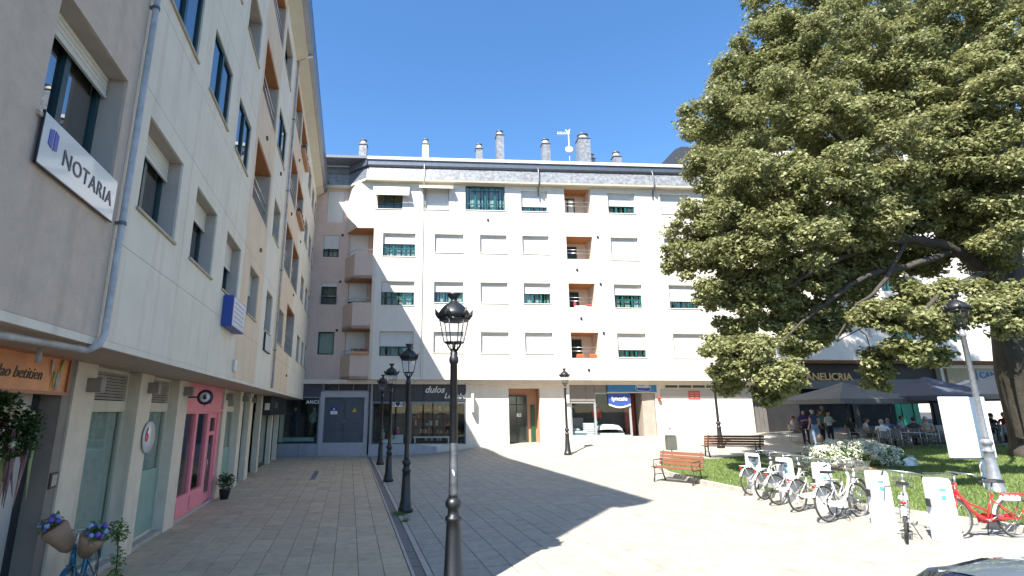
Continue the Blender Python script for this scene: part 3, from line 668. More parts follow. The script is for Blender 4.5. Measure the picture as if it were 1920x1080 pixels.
# blue shop
sf = MB()
for (x0, x1) in ((11.95, 12.05), (13.42, 13.54), (15.60, 15.72)): sf.box(x0, x1, G+.06, G+.16, 1.05, 3.55)
sf.box(12.05, 15.6, G+.058, G+.162, 1.05, 1.15).box(12.05, 13.42, G+.058, G+.162, 3.0, 3.10).box(12.05, 15.6, G+.06, G+.16, 3.56, 3.64); sf = sf.build('shop_front', mat('silver_frame', (.45,.45,.45), .4, .08, 4, metal=.5), mb)
for (x0, x1, z1) in ((12.05, 13.42, 3.02), (13.54, 15.6, 3.56)): MB().box(x0, x1, G+.10, G+.11, 1.13, z1).build('pane', shop_glass, sf)
for (x0, x1) in ((11.96, 12.95), (12.97, 13.5), (13.52, 14.25)): MB().bbox(x0, x1, G+.02, G+.06, 3.12 if x1 < 13.52 else 3.66, 4.32, .006).build('fascia_panel', mat('taupe_panel', (.22,.18,.155), .7, .08, 3), sf)
b = MB().box(11.9, 17.3, 2.5, 2.58, 1.0, 4.3).box(11.88, 11.94, G+.31, 2.5, 1.0, 4.3).box(17.26, 17.32, G+.31, 2.5, 1.0, 4.3).box(11.9, 17.3, G+.31, 2.5, .95, 1.05).box(12, 15.7, G+.17, 2.5, 3.66, 3.72); b.build('shop_room', mat('shop_dark', (.075,.07,.065), .9, .3, 2), mb)
MB().box(15.75, 16.4, 2.0, 2.06, 1.05, 3.55).build('red_panel', mat('dark_red_panel', (.22,.03,.02), .6), mb)
MB().add([(16.45, G+.1, 1.05), (17.2, G+.05, 1.05), (17.2, G+.05, 3.6), (16.45, G+.1, 3.6), (16.5, 2.0, 1.05), (16.5, 2.0, 3.6)], [(0,1,2,3), (0,3,5,4)]).build('porch_side_wall', mat('taupe_wall', (.35,.29,.24), .8), mb)
t_ = thing('fascia_sign', 'long blue fascia sign with a dark blue badge at its right end', 'sign', mw=MF @ Matrix.Translation((14.28, G-.10, 3.68)))
bl = mat('sign_sky_blue', (.03,.17,.36), .4, .06, 3); dbl = mat('sign_mid_blue', (.035,.075,.30), .4, .06, 3)
MB().bbox(0, 3.06, 0, .09, 0, .66, .01).build('panel', bl, t_); MB().box(-.03, 3.09, .0, .09, -.07, -.002).build('cream_rail', cream_soffit, t_)
MB().prism([(1.75,.16),(1.95,.07),(2.5,.03),(2.68,.10),(2.72,.60),(1.72,.60)], -.012, -.001, 'y').build('badge', dbl, t_)
b = MB(); pts = [(1.75,-.014,.16),(1.95,-.014,.07),(2.5,-.014,.03),(2.68,-.014,.10),(2.72,-.014,.60),(1.72,-.014,.60)]; b.tube(pts, .012, 5, closed=True); b.build('badge_outline', white_let, t_)
put_text('lettering', t_, 'boudín', .30, 2.22, -.022, .34, white_let, ext=.006, bold=.006)
t_ = thing('window_sign', 'blue hanging sign with rounded white lower edge in the bed shop window', 'sign', mw=MF @ Matrix.Translation((14.32, G-.02, 2.95)))
arc = [(1.36*k/12, -.0-.17*sin(pi*k/12)) for k in range(13)]
MB().prism([(p[0], p[1]+.02) for p in arc] + [(1.36, .62), (0, .62)], 0, .03, 'y').build('panel', dbl, t_)
MB().prism([(p[0], p[1]-.06) for p in arc] + [(p[0], p[1]+.03) for p in arc[::-1]], -.012, -.001, 'y').build('white_band', white_paint, t_)
put_text('lettering', t_, 'lyncafe', .36, .68, -.014, .32, white_let, ext=.008, bold=.006)
t_ = thing('notice', 'red notice board on the wall right of the blue shop', 'sign', mw=MF @ Matrix.Translation((19.72, G-.03, 3.5)))
MB().box(-.36, .36, 0, .025, -.24, .24).build('panel', mat('sign_red', (.55,.06,.03), .5), t_)
for k, z in enumerate((.12, -.02, -.15)): MB().box(-.30, -.02, -.006, -.001, z-.03, z+.03).box(.04, .30, -.006, -.001, z-.03, z+.03).build('white_lines', mat('pale_red', (.7,.3,.25), .5), t_)
# bed display
t_ = thing('bed', 'made bed with white quilt and teal pillow in the shop window', 'bed', mw=MF @ Matrix.Translation((14.45, 1.6, 1.05)))
q = MB(); q.v = []
n, m_ = 16, 8
for i in range(n+1):
    for j in range(m_+1):
        x = -.85 + 1.75*i/n; y = -.45 + .9*j/m_; e = min(1, (1-abs(2*i/n-1)**4)) * min(1, 1-abs(2*j/m_-1)**4*.8)
        q.v.append((x, y, .18 + .50*e**.5 + .03*sin(i*1.3)*sin(j*2.1)))
for i in range(n):
    for j in range(m_): a_=i*(m_+1)+j; q.f.append((a_, a_+m_+1, a_+m_+2, a_+1)); q.m.append(0); q.sm.append(True)
q.build('quilt', mat('white_quilt', (.74,.74,.76), .9, .05, 8), t_)
MB().box(-.85, .9, -.45, .45, 0, .18).build('bed_base', mat('white_quilt', (.7,.7,.7)), t_); MB().blob((-.72, 0, .78), .22, sc=(.6, 1.2, 1.0)).build('pillow', mat('teal_pillow', (.08,.25,.28), .8), t_)
t_ = thing('bedding_stack', 'stack of folded white bedding beside the window frame', 'bedding', mw=MF @ Matrix.Translation((13.2, 1.35, 1.05)))
for k in range(6): MB().bbox(-.3, .3, -.2, .2, k*.13, k*.13+.12, .03).build('folded_quilt', MATS['white_quilt'], t_)
t_ = thing('mattress', 'low mattress with pale blue sheets in the left pane', 'mattress', mw=MF @ Matrix.Translation((12.5, 1.4, 1.05)))
MB().bbox(-.42, .42, -.35, .35, 0, .14, .02).build('base', goods[4], t_); MB().bbox(-.44, .44, -.36, .36, .142, .30, .05).blob((-.1, 0, .38), .22, sc=(1.3,.8,.4)).build('sheets', mat('pale_sheet', (.6,.66,.75), .9), t_)
t_ = thing('headboard', 'grey padded headboard leaning in the left pane', 'headboard', mw=MF @ Matrix.Translation((12.55, 1.9, 1.4))); MB().bbox(-.6, .5, 0, .08, 0, .75, .03).build('pad', mat('grey_fabric', (.25,.22,.22), .9), t_)
mannequin(13.95, 2.0, 1.25, mat('red_cloth', (.55,.05,.02), .9), black_plastic, 'display figure in a red top standing behind the bed')
# vent lights right, red lantern
b = MB()
for k in range(7): b.box(17.88+k*.87, 17.96+k*.87, G+.03, G+.10, 3.9, 4.33)
b.box(17.96, 23.1, G+.032, G+.098, 3.9, 3.95); v = b.build('vent_window', cream_soffit, mb); MB().box(17.9, 23.1, G+.06, G+.07, 3.92, 4.32).build('pane', mat('olive_pane', (.03,.035,.02), .3), v)
MB().box(17.6, 23.3, G-.015, G-.001, 3.42, 3.86).build('stone_band', mat('speckled_stone', (.46,.40,.35), .8, .2, 25), mb)
t_ = thing('wall_lantern', 'small red lantern fixed to the wall right of the blue shop', 'lantern', mw=MF @ Matrix.Translation((17.45, G-.12, 3.1)))
MB().lathe([(.03,0),(.09,.08),(.09,.2),(.12,.22),(.03,.34)], 8).build('body', mat('lantern_red', (.5,.06,.03), .4), t_); MB().box(-.015,.015,0,.12,.2,.23).build('bracket', iron, t_)
t_ = thing('meter_box', 'white wall box beside the far lamp post at the blue shop', 'box', mw=MF @ Matrix.Translation((11.72, G-.15, 3.0))); MB().bbox(-.12, .14, 0, .148, 0, .5, .015).build('case', white_plastic, t_); MB().box(-.09,.11,-.006,-.001,.05,.45).build('lid', white_paint, t_)
# corrugated passage at the right end
b = MB()
for k in range(14): b.prism([(23.41+k*.13, 0.3),(23.54+k*.13, .3),(23.52+k*.13, 4.3),(23.43+k*.13,4.3)], G+.3+(.03 if k % 2 else 0), G+.4, 'y')
b.build('corrugated_shutter', mat('grey_corrugated', (.14,.13,.12), .6, .15), mb)

# ================================================================ LEFT BUILDING
lb = thing('apartment_building', 'pale panel-clad apartment block with ground floor arcade along the left side', 'building', mw=ML)
U0, U1 = 3.75, 33.2
F1, F2, F3, F4 = (5.0, 6.27), (8.13, 9.38), (11.2, 12.48), (14.25, 15.5)
LW = []   # u0,u1,z0,z1,Y,shut,cols, frame, curtain
for (a_, c_), s_ in (((4.66, 6.10), .18), ((6.84, 8.26), .24), ((9.07, 10.48), .28), ((11.38, 12.85), .42), ((14.12, 15.5), .45), ((17.0, 18.35), .60), ((20.1, 21.5), .2), ((27.1, 28.6), .3), ((29.7, 31.0), .2), ((31.9, 33.0), .1)):
    LW.append((a_, c_, *F1, .26, s_))
for (a_, c_) in ((4.66, 6.1), (6.84, 8.26), (9.02, 10.45), (11.22, 12.62)): LW.append((a_, c_, *F2, .03, 0))
LW.append((17.0, 18.5, *F2, .34, .3))
for (a_, c_) in ((11.25, 12.7),): LW.append((a_, c_, 11.2, 12.48, .34, .0))
LW.append((16.45, 18.3, 11.0, 12.4, .03, 0)); LW.append((16.45, 18.3, 14.2, 15.6, .2, .0))
for f_ in (F2, F3, F4):
    for (a_, c_) in ((27.0, 28.6), (29.7, 31.2), (31.9, 33.0)): LW.append((a_, c_, *f_, .3, .3))
for (a_, c_) in ((4.66, 6.1), (6.84, 8.26), (9.02, 10.45)): LW.append((a_, c_, *F3, .3, .3)); LW.append((a_, c_, *F4, .3, .3))
LG = [(13.48, 15.95, z0, z1) for z0, z1 in ((7.92, 9.65), (11.05, 12.72), (14.15, 15.8))] + [(22.3, 25.3, 4.9, 6.9)]
for z0, z1 in ((7.9, 9.75), (11.0, 12.8), (14.1, 15.85)): LG += [(20.25, 22.45, z0, z1), (22.75, 25.4, z0, z1)]
holes = [(w_[0], w_[1], w_[2], w_[3]) for w_ in LW] + LG
MB().slab(U0, U1, 3.28, 16.4, .035, .36, holes).build('structural_wall', reveal_grey, lb)
us = [U0, 6.33, 8.66, 10.9, 13.22, 16.2, 19.22, 21.9, 24.3, 26.4, 29.2, 31.5, U1]
zs_ = [3.28, 4.42, 6.55, 7.85, 9.9, 10.95, 13.0, 14.1, 16.4]
for i in range(len(us)-1):
    beige = i in (4, 6, 7) ; m_ = render_rough if i == 0 else (clad_beige if beige else clad_grey)
    rows = [(3.28, 16.4)] if i == 0 else list(zip(zs_[:-1], zs_[1:]))
    for (za, zb) in rows:
        b = MB().slab(us[i]+(.0 if i == 0 else .004), us[i+1]-.004, za+.003, zb-.004, 0, .034, holes)
        if b.f: b.build('wall_panel', m_, lb)
# end wall and back, top
MB().box(U0-.10, U0-.001, .0, 10, 3.28, 16.4).box(U0-.1, U1, 2.4, 2.5, 0, 16.4).build('end_wall', render_rough, lb)
MB().box(U0-.1, 34.4, .0, 10, 3.02, 3.275).build('arcade_soffit', soffit_grey, lb) if False else None
MB().box(U0-.1, U1+1.2, .034, 3, 3.20, 3.279).build('arcade_soffit', soffit_grey, lb)
MB().box(U0-.1, U1+.8, -.0005, .0335, 3.20, 3.28).build('soffit_edge', clad_grey, lb)
for (a_, c_, z0, z1, Y, s_) in LW:
    far = a_ > 16
    fo = window(lb, a_, c_, z0, z1, Y, s_, 2, 0, fm=teal_dark, sm=shutter_cream, curt=curtain_dark if z0 < 7 else 'none', sill=False, gl=left_glass)
    MB().bbox(a_-.04, c_+.04, -.035, Y, z0-.045, z0-.001, .006).build('sill', mat('sill_stone', (.42,.37,.28), .7, .1), fo)
for i, l in enumerate(LG): loggia(lb, *l, Yf=.36, depth=1.1, wallm=reveal_grey, door='dark' if i % 2 else 'white', rail=True)
for u_, zt in ((6.34, 17.0), (19.3, 16.3)):
    MB().tube([(u_, -.07, zt), (u_, -.07, 3.3)] if u_ > 10 else [(u_, -.07, zt), (u_, -.07, 3.32), (u_-.05, -.05, 3.20), (u_-.12, .02, 3.13)], .038, 10).build('downpipe', zinc_blue, lb)
    for z in (4.6, 7.5, 10.6, 13.6): MB().tube([(u_, -.07, z-.02), (u_, -.07, z+.02)], .047, 10).box(u_-.02, u_+.02, -.05, -.001, z-.015, z+.015).build('pipe_clamp', zinc, lb)
MB().tube([(6.22, .02, 3.13), (3.8, .30, 3.12)], .036, 8).tube([(6.3, .5, 3.16), (6.3, .5, 3.0)], .03, 6).build('downpipe', zinc_blue, lb)
# eaves
for k, (a_, c_) in enumerate(((3.35, 19.28), (19.33, 31.9), (31.95, 33.1))):
    dz = -.25*k if k < 2 else -1.1
    MB().prism([(.03, 16.15), (-.42, 16.42), (-.44, 16.62), (.03, 16.62)], a_, c_, 'x').build('eave_soffit', cream_soffit, lb)
    MB().prism([(-.43, 16.46), (-.60, 16.56), (-.66, 17.05), (-.60, 17.16), (-.43, 17.16)], a_, c_, 'x').build('eave_slate', slate, lb)
    MB().prism([(-.67, 17.06), (-.67, 17.17), (-.62, 17.20), (4, 18.6), (10, 16.8), (10, 16.6), (-.40, 16.63), (-.43, 17.05)], a_, c_, 'x').build('roof', slate, lb)
MB().box(3.35, U1, .03, 10, 16.4, 16.62).build('attic_slab', cream_soffit, lb)
MB().tube([(19.3, -.07, 16.3), (19.3, -.25, 16.4), (19.3, -.60, 16.5)], .05, 8).build('downpipe', white_plastic, lb)
# small vents
for (u_, z_) in ((15.2, 7.0), (17.6, 10.5), (24.0, 7.6), (25.2, 10.5), (23.6, 4.0), (22.4, 13.4), (14.6, 10.2), (21.2, 10.4)):
    MB().box(u_-.05, u_+.05, -.05, -.001, z_-.05, z_+.05).build('vent', mat('rusty_vent', (.16,.09,.06), .7), lb)
# ---- arcade: columns, glazing, wall lights
GY, GB = 1.04, 1.24
CLS = [(8.35, 8.98), (10.72, 11.36), (13.02, 13.72), (17.5, 18.0), (20.0, 20.6), (21.9, 22.6), (24.6, 25.0), (28.3, 28.7), (30.6, 31.0), (33.2, 33.6)]
for a_, c_ in CLS: MB().bbox(a_, c_, GY, GB+.02, -.05, 3.199, .012).build('column', column_m, lb)
def shopfront(a_, c_, style, zt=3.199):
    Y = GB
    b = MB().box(a_, a_+.06, Y, Y+.08, 0, zt).box(c_-.06, c_, Y, Y+.08, 0, zt).box(a_+.06, c_-.06, Y-.02, Y+.08, 2.50, 2.68).box(a_+.06, c_-.06, Y, Y+.08, 0, .12).box(a_+.06, c_-.06, Y, Y+.08, zt-.06, zt)
    f = b.build('shop_window', cream_soffit if style != 'dark' else teal_dark, lb)
    MB().box(a_+.05, c_-.05, Y+.03, Y+.04, .1, 2.52).build('pane', shop_glass, f)
    if style == 'blind' or style == 'mint':
        b = MB()
        for k in range(9): b.add([(a_+.06, Y+.05, 2.70+k*.05), (c_-.06, Y+.05, 2.70+k*.05), (c_-.06, Y+.01, 2.735+k*.05), (a_+.06, Y+.01, 2.735+k*.05)], [(0,1,2,3)])
        b.build('blind_slats', mat('blind_slat', (.45,.40,.34), .6), f)
    MB().box(a_+.05, c_-.05, Y+.06, Y+.065, 2.68, zt-.05).build('fanlight', room_dark, f)
    n = 30; vs = []; b = MB()
    for k in range(n+1):
        x = a_+.06 + (c_-a_-.12)*k/n; y = Y+.12 + .035*sin(k*1.9); vs += [(x, y, .12), (x, y, 2.5)]
    b.add(vs, [(2*k, 2*k+2, 2*k+3, 2*k+1) for k in range(n) ], 0, True); b.build('curtain', mat('sage_curtain', (.42,.48,.42), .9, .1, 8), f)
    if style == 'mint': MB().box(a_+.07, c_-.07, Y+.012, Y+.018, .12, 1.35).build('frosted_film', mat('mint_film', (.22,.34,.29), .5), f)
    return f
shopfront(8.98, 10.72, 'blind'); shopfront(11.36, 13.02, 'mint'); shopfront(18.0, 20.0, 'mint'); shopfront(20.6, 21.9, 'dark'); shopfront(25.0, 28.3, 'dark'); shopfront(28.7, 30.6, 'dark')
shopfront(31.0, 33.2, 'dark')
MB().box(3.5, 34, 2.3, 2.38, 0, 3.2).build('shop_back_wall', mat('shop_back', (.12,.115,.105), .9, .2, 1), lb)
MB().box(8.97, 33, GB+.1, GB+.8, .0, .02).build('shop_floor', kerb_m, lb)
MB().bbox(8.98, 10.70, GY+.02, GB-.001, -.02, .07, .01).bbox(11.38, 13.0, GY+.02, GB-.001, -.02, .07, .01).bbox(13.74, 17.48, GY+.02, GB-.101, -.02, .06, .01).build('door_sill', kerb_m, lb)
MB().box(3.6, 7.98, GY+.30, GY+.40, 0, 3.199).build('shop_wall', mat('white_shop_wall', (.50,.47,.43), .8, .06, 2, stain=.2), lb)
MB().box(7.98, 8.12, GY+.28, GY+.40, 0, 3.199).build('shop_edge', dark_panel, lb)
MB().box(8.12, 8.349, GY+.03, GY+.45, 0, 3.199).build('column_return', mat('dark_render', (.24,.21,.18), .85, .1, 3, stain=.3), lb)
def walllamp(u_, z_):
    z_ += .10; o = MB().bbox(u_-.07, u_+.07, GY-.19, GY-.001, z_-.10, z_+.10, .01).build('wall_lamp', mat('lamp_taupe', (.23,.20,.18), .5), lb)
    MB().tube([(u_+.07, GY-.13, z_-.11), (u_+.07, GY-.13, z_+.11)], .06, 10).build('diffuser', mat('lamp_shade_white', (.6,.56,.5), .5), o)
for u_, z_ in ((8.75, 2.78), (11.15, 2.84), (13.40, 2.86), (17.8, 2.85), (20.4, 2.85), (22.3, 2.85)): walllamp(u_, z_)
t_ = thing('wall_plaque', 'small dark framed plaque on the side of the first arcade column', 'plaque', mw=ML @ Matrix.Translation((8.24, GY+.03, 1.62)) @ Matrix.Rotation(pi/2, 4, 'Z'))
MB().box(-.02, -.001, -.09, .09, -.10, .10).build('frame', mat('plaque_brown', (.06,.03,.03), .5), t_); MB().box(-.026, -.021, -.06, .06, -.07, .07).build('panel', mat('plaque_grey', (.35,.33,.3), .5, .3, 40), t_)
# pink shop front
pk = mat('pink_paint', (.80,.25,.29), .45, .05, 4); pkd = mat('pink_dark', (.45,.06,.11), .5, .1, 4)
PY = GY + .06
b = MB().slab(13.74, 17.48, .02, 3.198, PY, PY+.12, [(13.95, 14.85, .55, 2.45), (15.05, 16.05, .55, 2.45), (16.35, 17.20, .06, 2.45)])
b.box(13.74, 17.48, PY-.05, PY-.001, 2.50, 2.58).box(13.74, 17.48, PY-.03, PY-.001, 3.1, 3.19)
for x0, x1 in ((13.9, 14.9), (15.0, 16.1)): b.bbox(x0, x1, PY-.025, PY-.001, .12, .48, .012)
pf = b.build('pink_shop_front', pk, lb)
for x0, x1, z0 in ((13.95, 14.85, .55), (15.05, 16.05, .55)):
    MB().box(x0, x1, PY+.05, PY+.06, z0, 2.45).build('pane', shop_glass, pf)
    vs = []; n = 16
    for k in range(n+1): vs += [(x0+(x1-x0)*k/n, PY+.3+.03*sin(k*2.1), z0-.1), (x0+(x1-x0)*k/n, PY+.3+.03*sin(k*2.1), 2.5)]
    MB().add(vs, [(2*k, 2*k+2, 2*k+3, 2*k+1) for k in range(n) if k > 5], 0, True).build('curtain', pkd, pf)
b = MB().box(16.35, 16.45, PY+.04, PY+.10, .06, 2.45).box(17.10, 17.20, PY+.04, PY+.10, .06, 2.45).box(16.45, 17.10, PY+.04, PY+.10, 2.33, 2.45).box(16.45, 17.1, PY+.04, PY+.10, .06, .3).box(16.45, 17.1, PY+.04, PY+.10, 1.85, 1.95); dpk = b.build('door', pk, pf)
MB().box(16.45, 17.1, PY+.07, PY+.08, .3, 2.33).build('pane', MATS['smoked_glass'], dpk); MB().tube([(16.5, PY+.01, .95), (16.5, PY+.01, 1.2)], .012, 6).build('handle', steel, dpk)
t_ = thing('shop_sign', 'gold lettering on the pink shop fascia', 'sign', mw=ML @ Matrix.Translation((15.7, PY-.012, 2.82))); put_text('lettering', t_, 'Dynnia', .36, 0, 0, 0, mat('gold_letters', (.45,.18,.04), .5), ext=.008, shear=.2)
def roundsign(u_, z_, r, label, dark):
    t_ = thing('round_sign', label, 'sign', mw=ML @ Matrix.Translation((u_, GY-.36, z_)) @ Matrix.Rotation(pi/2, 4, 'Y'))
    # disc faces along the arcade (towards the viewer)
    MB().lathe([(r, -.03), (r+.01, -.02), (r+.01, .02), (r, .03)], 28).build('disc', dark, t_)
    MB().lathe([(r*.68, -.036), (r*.68, -.031)], 24).build('inner_disc', white_paint, t_)
    me = text_mesh('6', r*.9, .003, dark, bold=.01); link('numeral', me, t_, mw=Matrix.Translation((0, 0, -.042)) @ Matrix.Rotation(pi, 4, 'Y') @ Matrix.Rotation(-pi/2, 4, 'Z'))
    MB().box(-.02, .02, r-.05, r+.20, -.02, .02).build('bracket', iron, t_)
roundsign(13.80, 2.84, .17, 'round dark purple and white sign hanging at the pink shop', mat('sign_purple', (.05,.01,.07), .4))
t_ = thing('round_sign', 'white round sign with red emblem beside the second column', 'sign', mw=ML @ Matrix.Translation((11.36, GY-.04, 2.03)) @ Matrix.Rotation(pi/2, 4, 'X'))
MB().lathe([(.29, -.012), (.29, .012)], 28).build('disc', white_paint, t_)
me = text_mesh('6', .34, .003, mat('emblem_red', (.45,.03,.03), .5), bold=.015); link('emblem', me, t_, mw=Matrix.Translation((-.16, .04, .016)))
MB().tube([(0, .1, -.012), (0, .1, -.12)], .015, 6).build('bracket', iron, t_)
# black fascia box of the far shop
t_ = thing('fascia_box', 'projecting black fascia box of the far arcade shop', 'sign', mw=ML @ Matrix.Translation((25.0, GY-.10, 2.35)))
MB().bbox(0, 5.2, -.25, .10, 0, .80, .01).build('box', mat('black_fascia', (.018,.018,.02), .4), t_); put_text('lettering', t_, 'CANDI', .38, 1.7, -.262, .42, mat('grey_letters', (.2,.2,.22), .5)); MB().box(-.012, -.001, -.2, .0, .22, .52).build('white_square', white_paint, t_)
# notary sign and others on the upper wall
t_ = thing('notary_sign', 'white NOTARIA sign board under the first upper window', 'sign', mw=ML @ Matrix.Translation((4.68, -.09, 4.55)))
MB().bbox(0, 1.46, 0.045, .065, 0, .47, .004).build('board', mat('sign_white_blueish', (.56,.60,.62), .15, .03, 3, coat=.5), t_); MB().box(-.012, -.001, .043, .067, -.012, .48).box(-.012, 1.47, .043, .067, -.012, -.001).build('dark_edge', mat('navy_edge', (.01,.012,.03), .4), t_)
put_text('lettering', t_, 'NOTARIA', .22, .86, .041, .21, mat('navy_letters', (.02,.03,.06), .4), ext=.003, spacing=1.1)
MB().prism([(.10,.22),(.16,.20),(.16,.38),(.10,.36)], .039, .044, 'y').prism([(.18,.19),(.24,.21),(.24,.36),(.18,.38)], .039, .044, 'y').build('emblem', mat('emblem_blue', (.03,.06,.35), .4), t_)
MB().box(.1, .14, .061, .088, .05, .42).box(1.3, 1.34, .061, .088, .05, .42).build('bracket', steel, t_)
t_ = thing('box_sign', 'blue sided white light box sign under the fourth window', 'sign', mw=ML @ Matrix.Translation((11.60, -.215, 4.25)))
MB().bbox(0, 1.30, .0, .205, 0, .66, .01).build('case', mat('box_blue', (.02,.06,.30), .4, .1), t_)
MB().box(.03, 1.27, -.008, -.001, .03, .63).build('face', mat('face_white', (.55,.57,.62), .3, .08, 6), t_)
b = MB()
for k in range(5): b.box(.12, 1.12-.12*(k % 2), -.014, -.009, .52-k*.10, .54-k*.10)
b.build('text_lines', mat('grey_blue_print', (.25,.30,.45), .5), t_)
t_ = thing('plate', 'narrow white plate at the bottom edge of the panel wall', 'sign', mw=ML @ Matrix.Translation((13.12, -.05, 3.42))); MB().bbox(0, .30, 0, .048, 0, .27, .008).build('face', white_paint, t_); MB().box(-.008,-.001,.0,.048,0,.27).build('edge', steel, t_)
t_ = thing('sign_board', 'blank white board with dark edge under the window beside the far downpipe', 'sign', mw=ML @ Matrix.Translation((17.15, -.06, 4.38))); MB().bbox(0, 1.2, 0, .058, 0, .52, .008).build('face', mat('off_white_board', (.5,.5,.48), .5), t_); MB().box(-.025, -.001, -.002, .058, -.02, .54).box(-.025, 1.2, .0, .058, -.022, -.001).build('edge', black_plastic, t_)
# orange shop sign
t_ = thing('shop_sign', 'orange wooden shop sign with script lettering and brush emblem', 'sign', mw=ML @ Matrix.Translation((3.9, GY-.02, 2.74)))
og = mat('orange_board', (.66,.25,.09), .4, .2, 2.5); MB().bbox(0, 4.15, 0, .30, 0, .45, .01).build('board', og, t_); MB().box(0, 4.18, -.03, -.001, .43, .47).box(0, 4.18, -.03, -.001, -.03, .01).box(4.15, 4.18, -.03, .1, .0, .43).build('trim', mat('copper_trim', (.35,.12,.05), .4), t_)
put_text('lettering', t_, 'valdin dao betitien', .19, 2.85, -.006, .20, mat('dark_green_letters', (.04,.06,.05), .5), ext=.003, shear=.3)
b = MB()
for k, (x, z, a_) in enumerate(((3.74, .28, .1), (3.80, .14, -.05), (3.87, .13, -.05), (3.92, .30, -.25), (3.90, .10, -.15))): b.tube([(x-.0, -.02, z-.08), (x-sin(a_)*.2, -.02, z+.12)], [.008, .02], 6, k % 2)
b.build('brushes', [mat('brush_cream', (.6,.55,.5), .6), mat('brush_lime', (.45,.5,.15), .6)], t_)

# ================================================================ RIGHT BUILDING
rb_ = thing('apartment_building', 'taller white block with slate roof behind the tree and cafe', 'building', mw=MF)
RH = []
for k in range(7):
    for z in (6.9, 10.0, 13.1, 16.2): RH.append((26.0+3.1*k, 27.9+3.1*k, z, z+1.5))
RB0, RB1 = 24.45, 48
MB().slab(RB0, RB1, 5.6, 20.4, -.4, -.05, RH).build('facade_wall', stucco_white, rb_)
MB().box(RB0, RB0+.1, -.05, 9, 5.6, 20.4).box(RB0, RB1, 1.5, 1.6, 5.6, 20.4).build('side_wall', stucco_white, rb_)
for k, h in enumerate(RH): window(rb_, h[0], h[1], h[2], h[3], -.18, random.choice([.3, .5, 1, .7, .45]), 3, .3, curt=curtain_m, sill=False)
MB().prism([(-.9, 20.4), (-.95, 20.75), (0, 21.2), (2.6, 23.2), (9, 23.3), (9, 20.4)], RB0-.3, RB1, 'x').build('roof', slate, rb_)
MB().prism([(21.7, 19.6), (22.35, 22.5), (22.9, 22.75), (26, 22.8), (26, 19.6)], 5.0, 9, 'y').build('mansard_end', mat('dark_slate', (.035,.04,.05), .6, .2, 7), rb_)
MB().box(RB0, RB1, -.05, 9, 5.45, 5.599).build('overhang_slab', mat('brown_soffit', (.20,.10,.05), .8), rb_)
MB().slab(RB0, 36.0, -.2, 5.449, .9, 1.1, [(26.5, 30.0, .9, 3.9), (30.4, 35.4, .9, 3.9)]).build('cafe_wall', mat('cafe_dark_wall', (.022,.02,.02), .6, .2, 2), rb_)
MB().box(24.6, 36, 2.6, 2.7, 0, 5.4).build('cafe_room', room_dark, rb_)
MB().box(26.4, 36, .60, .899, 3.9, 4.5).build('cafe_canopy', mat('cafe_grey_fascia', (.13,.125,.12), .6, .1), rb_)
MB().box(36.0, 48, .55, .9, -.2, 5.44).build('pale_shop_wall', stucco_white, rb_); MB().box(36.2, 47, .35, .549, 3.9, 5.2).build('tan_fascia', mat('tan_fascia', (.30,.24,.14), .7, .1, 3), rb_)
gd = mat('green_door', (.01,.22,.12), .5, .1)
t_ = thing('folding_screen', 'bright green folding door panels at the cafe', 'door', mw=MF @ Matrix.Translation((32.9, .2, 1.15)))
for k in range(4): MB().bbox(-.75+k*.38, -.40+k*.38, -.02-.06*(k % 2), .02-.06*(k % 2), 0, 1.9, .01).build('panel', gd, t_)
t_ = thing('cafe_sign', 'row of gold capital letters on the dark cafe fascia', 'sign', mw=MF @ Matrix.Translation((FS(1560, 700)[0], .50, 4.62)))
put_text('lettering', t_, 'PANELICRIA', .62, 0, 0, 0, mat('gold_paint', (.62,.36,.12), .35, .1, 5), ext=.03, bold=.012)
t_ = thing('shop_sign', 'blue grey capital letter sign on the tan fascia behind the lamp post', 'sign', mw=MF @ Matrix.Translation((FS(1873, 683)[0], .30, 4.75)))
MB().bbox(-1.3, 1.3, 0, .04, -.32, .32, .01).build('panel', mat('sign_greyblue', (.22,.24,.28), .5), t_); put_text('lettering', t_, 'CANSICA', .55, 0, -.006, 0, mat('letters_navy', (.05,.06,.12), .5), ext=.01, bold=.01)

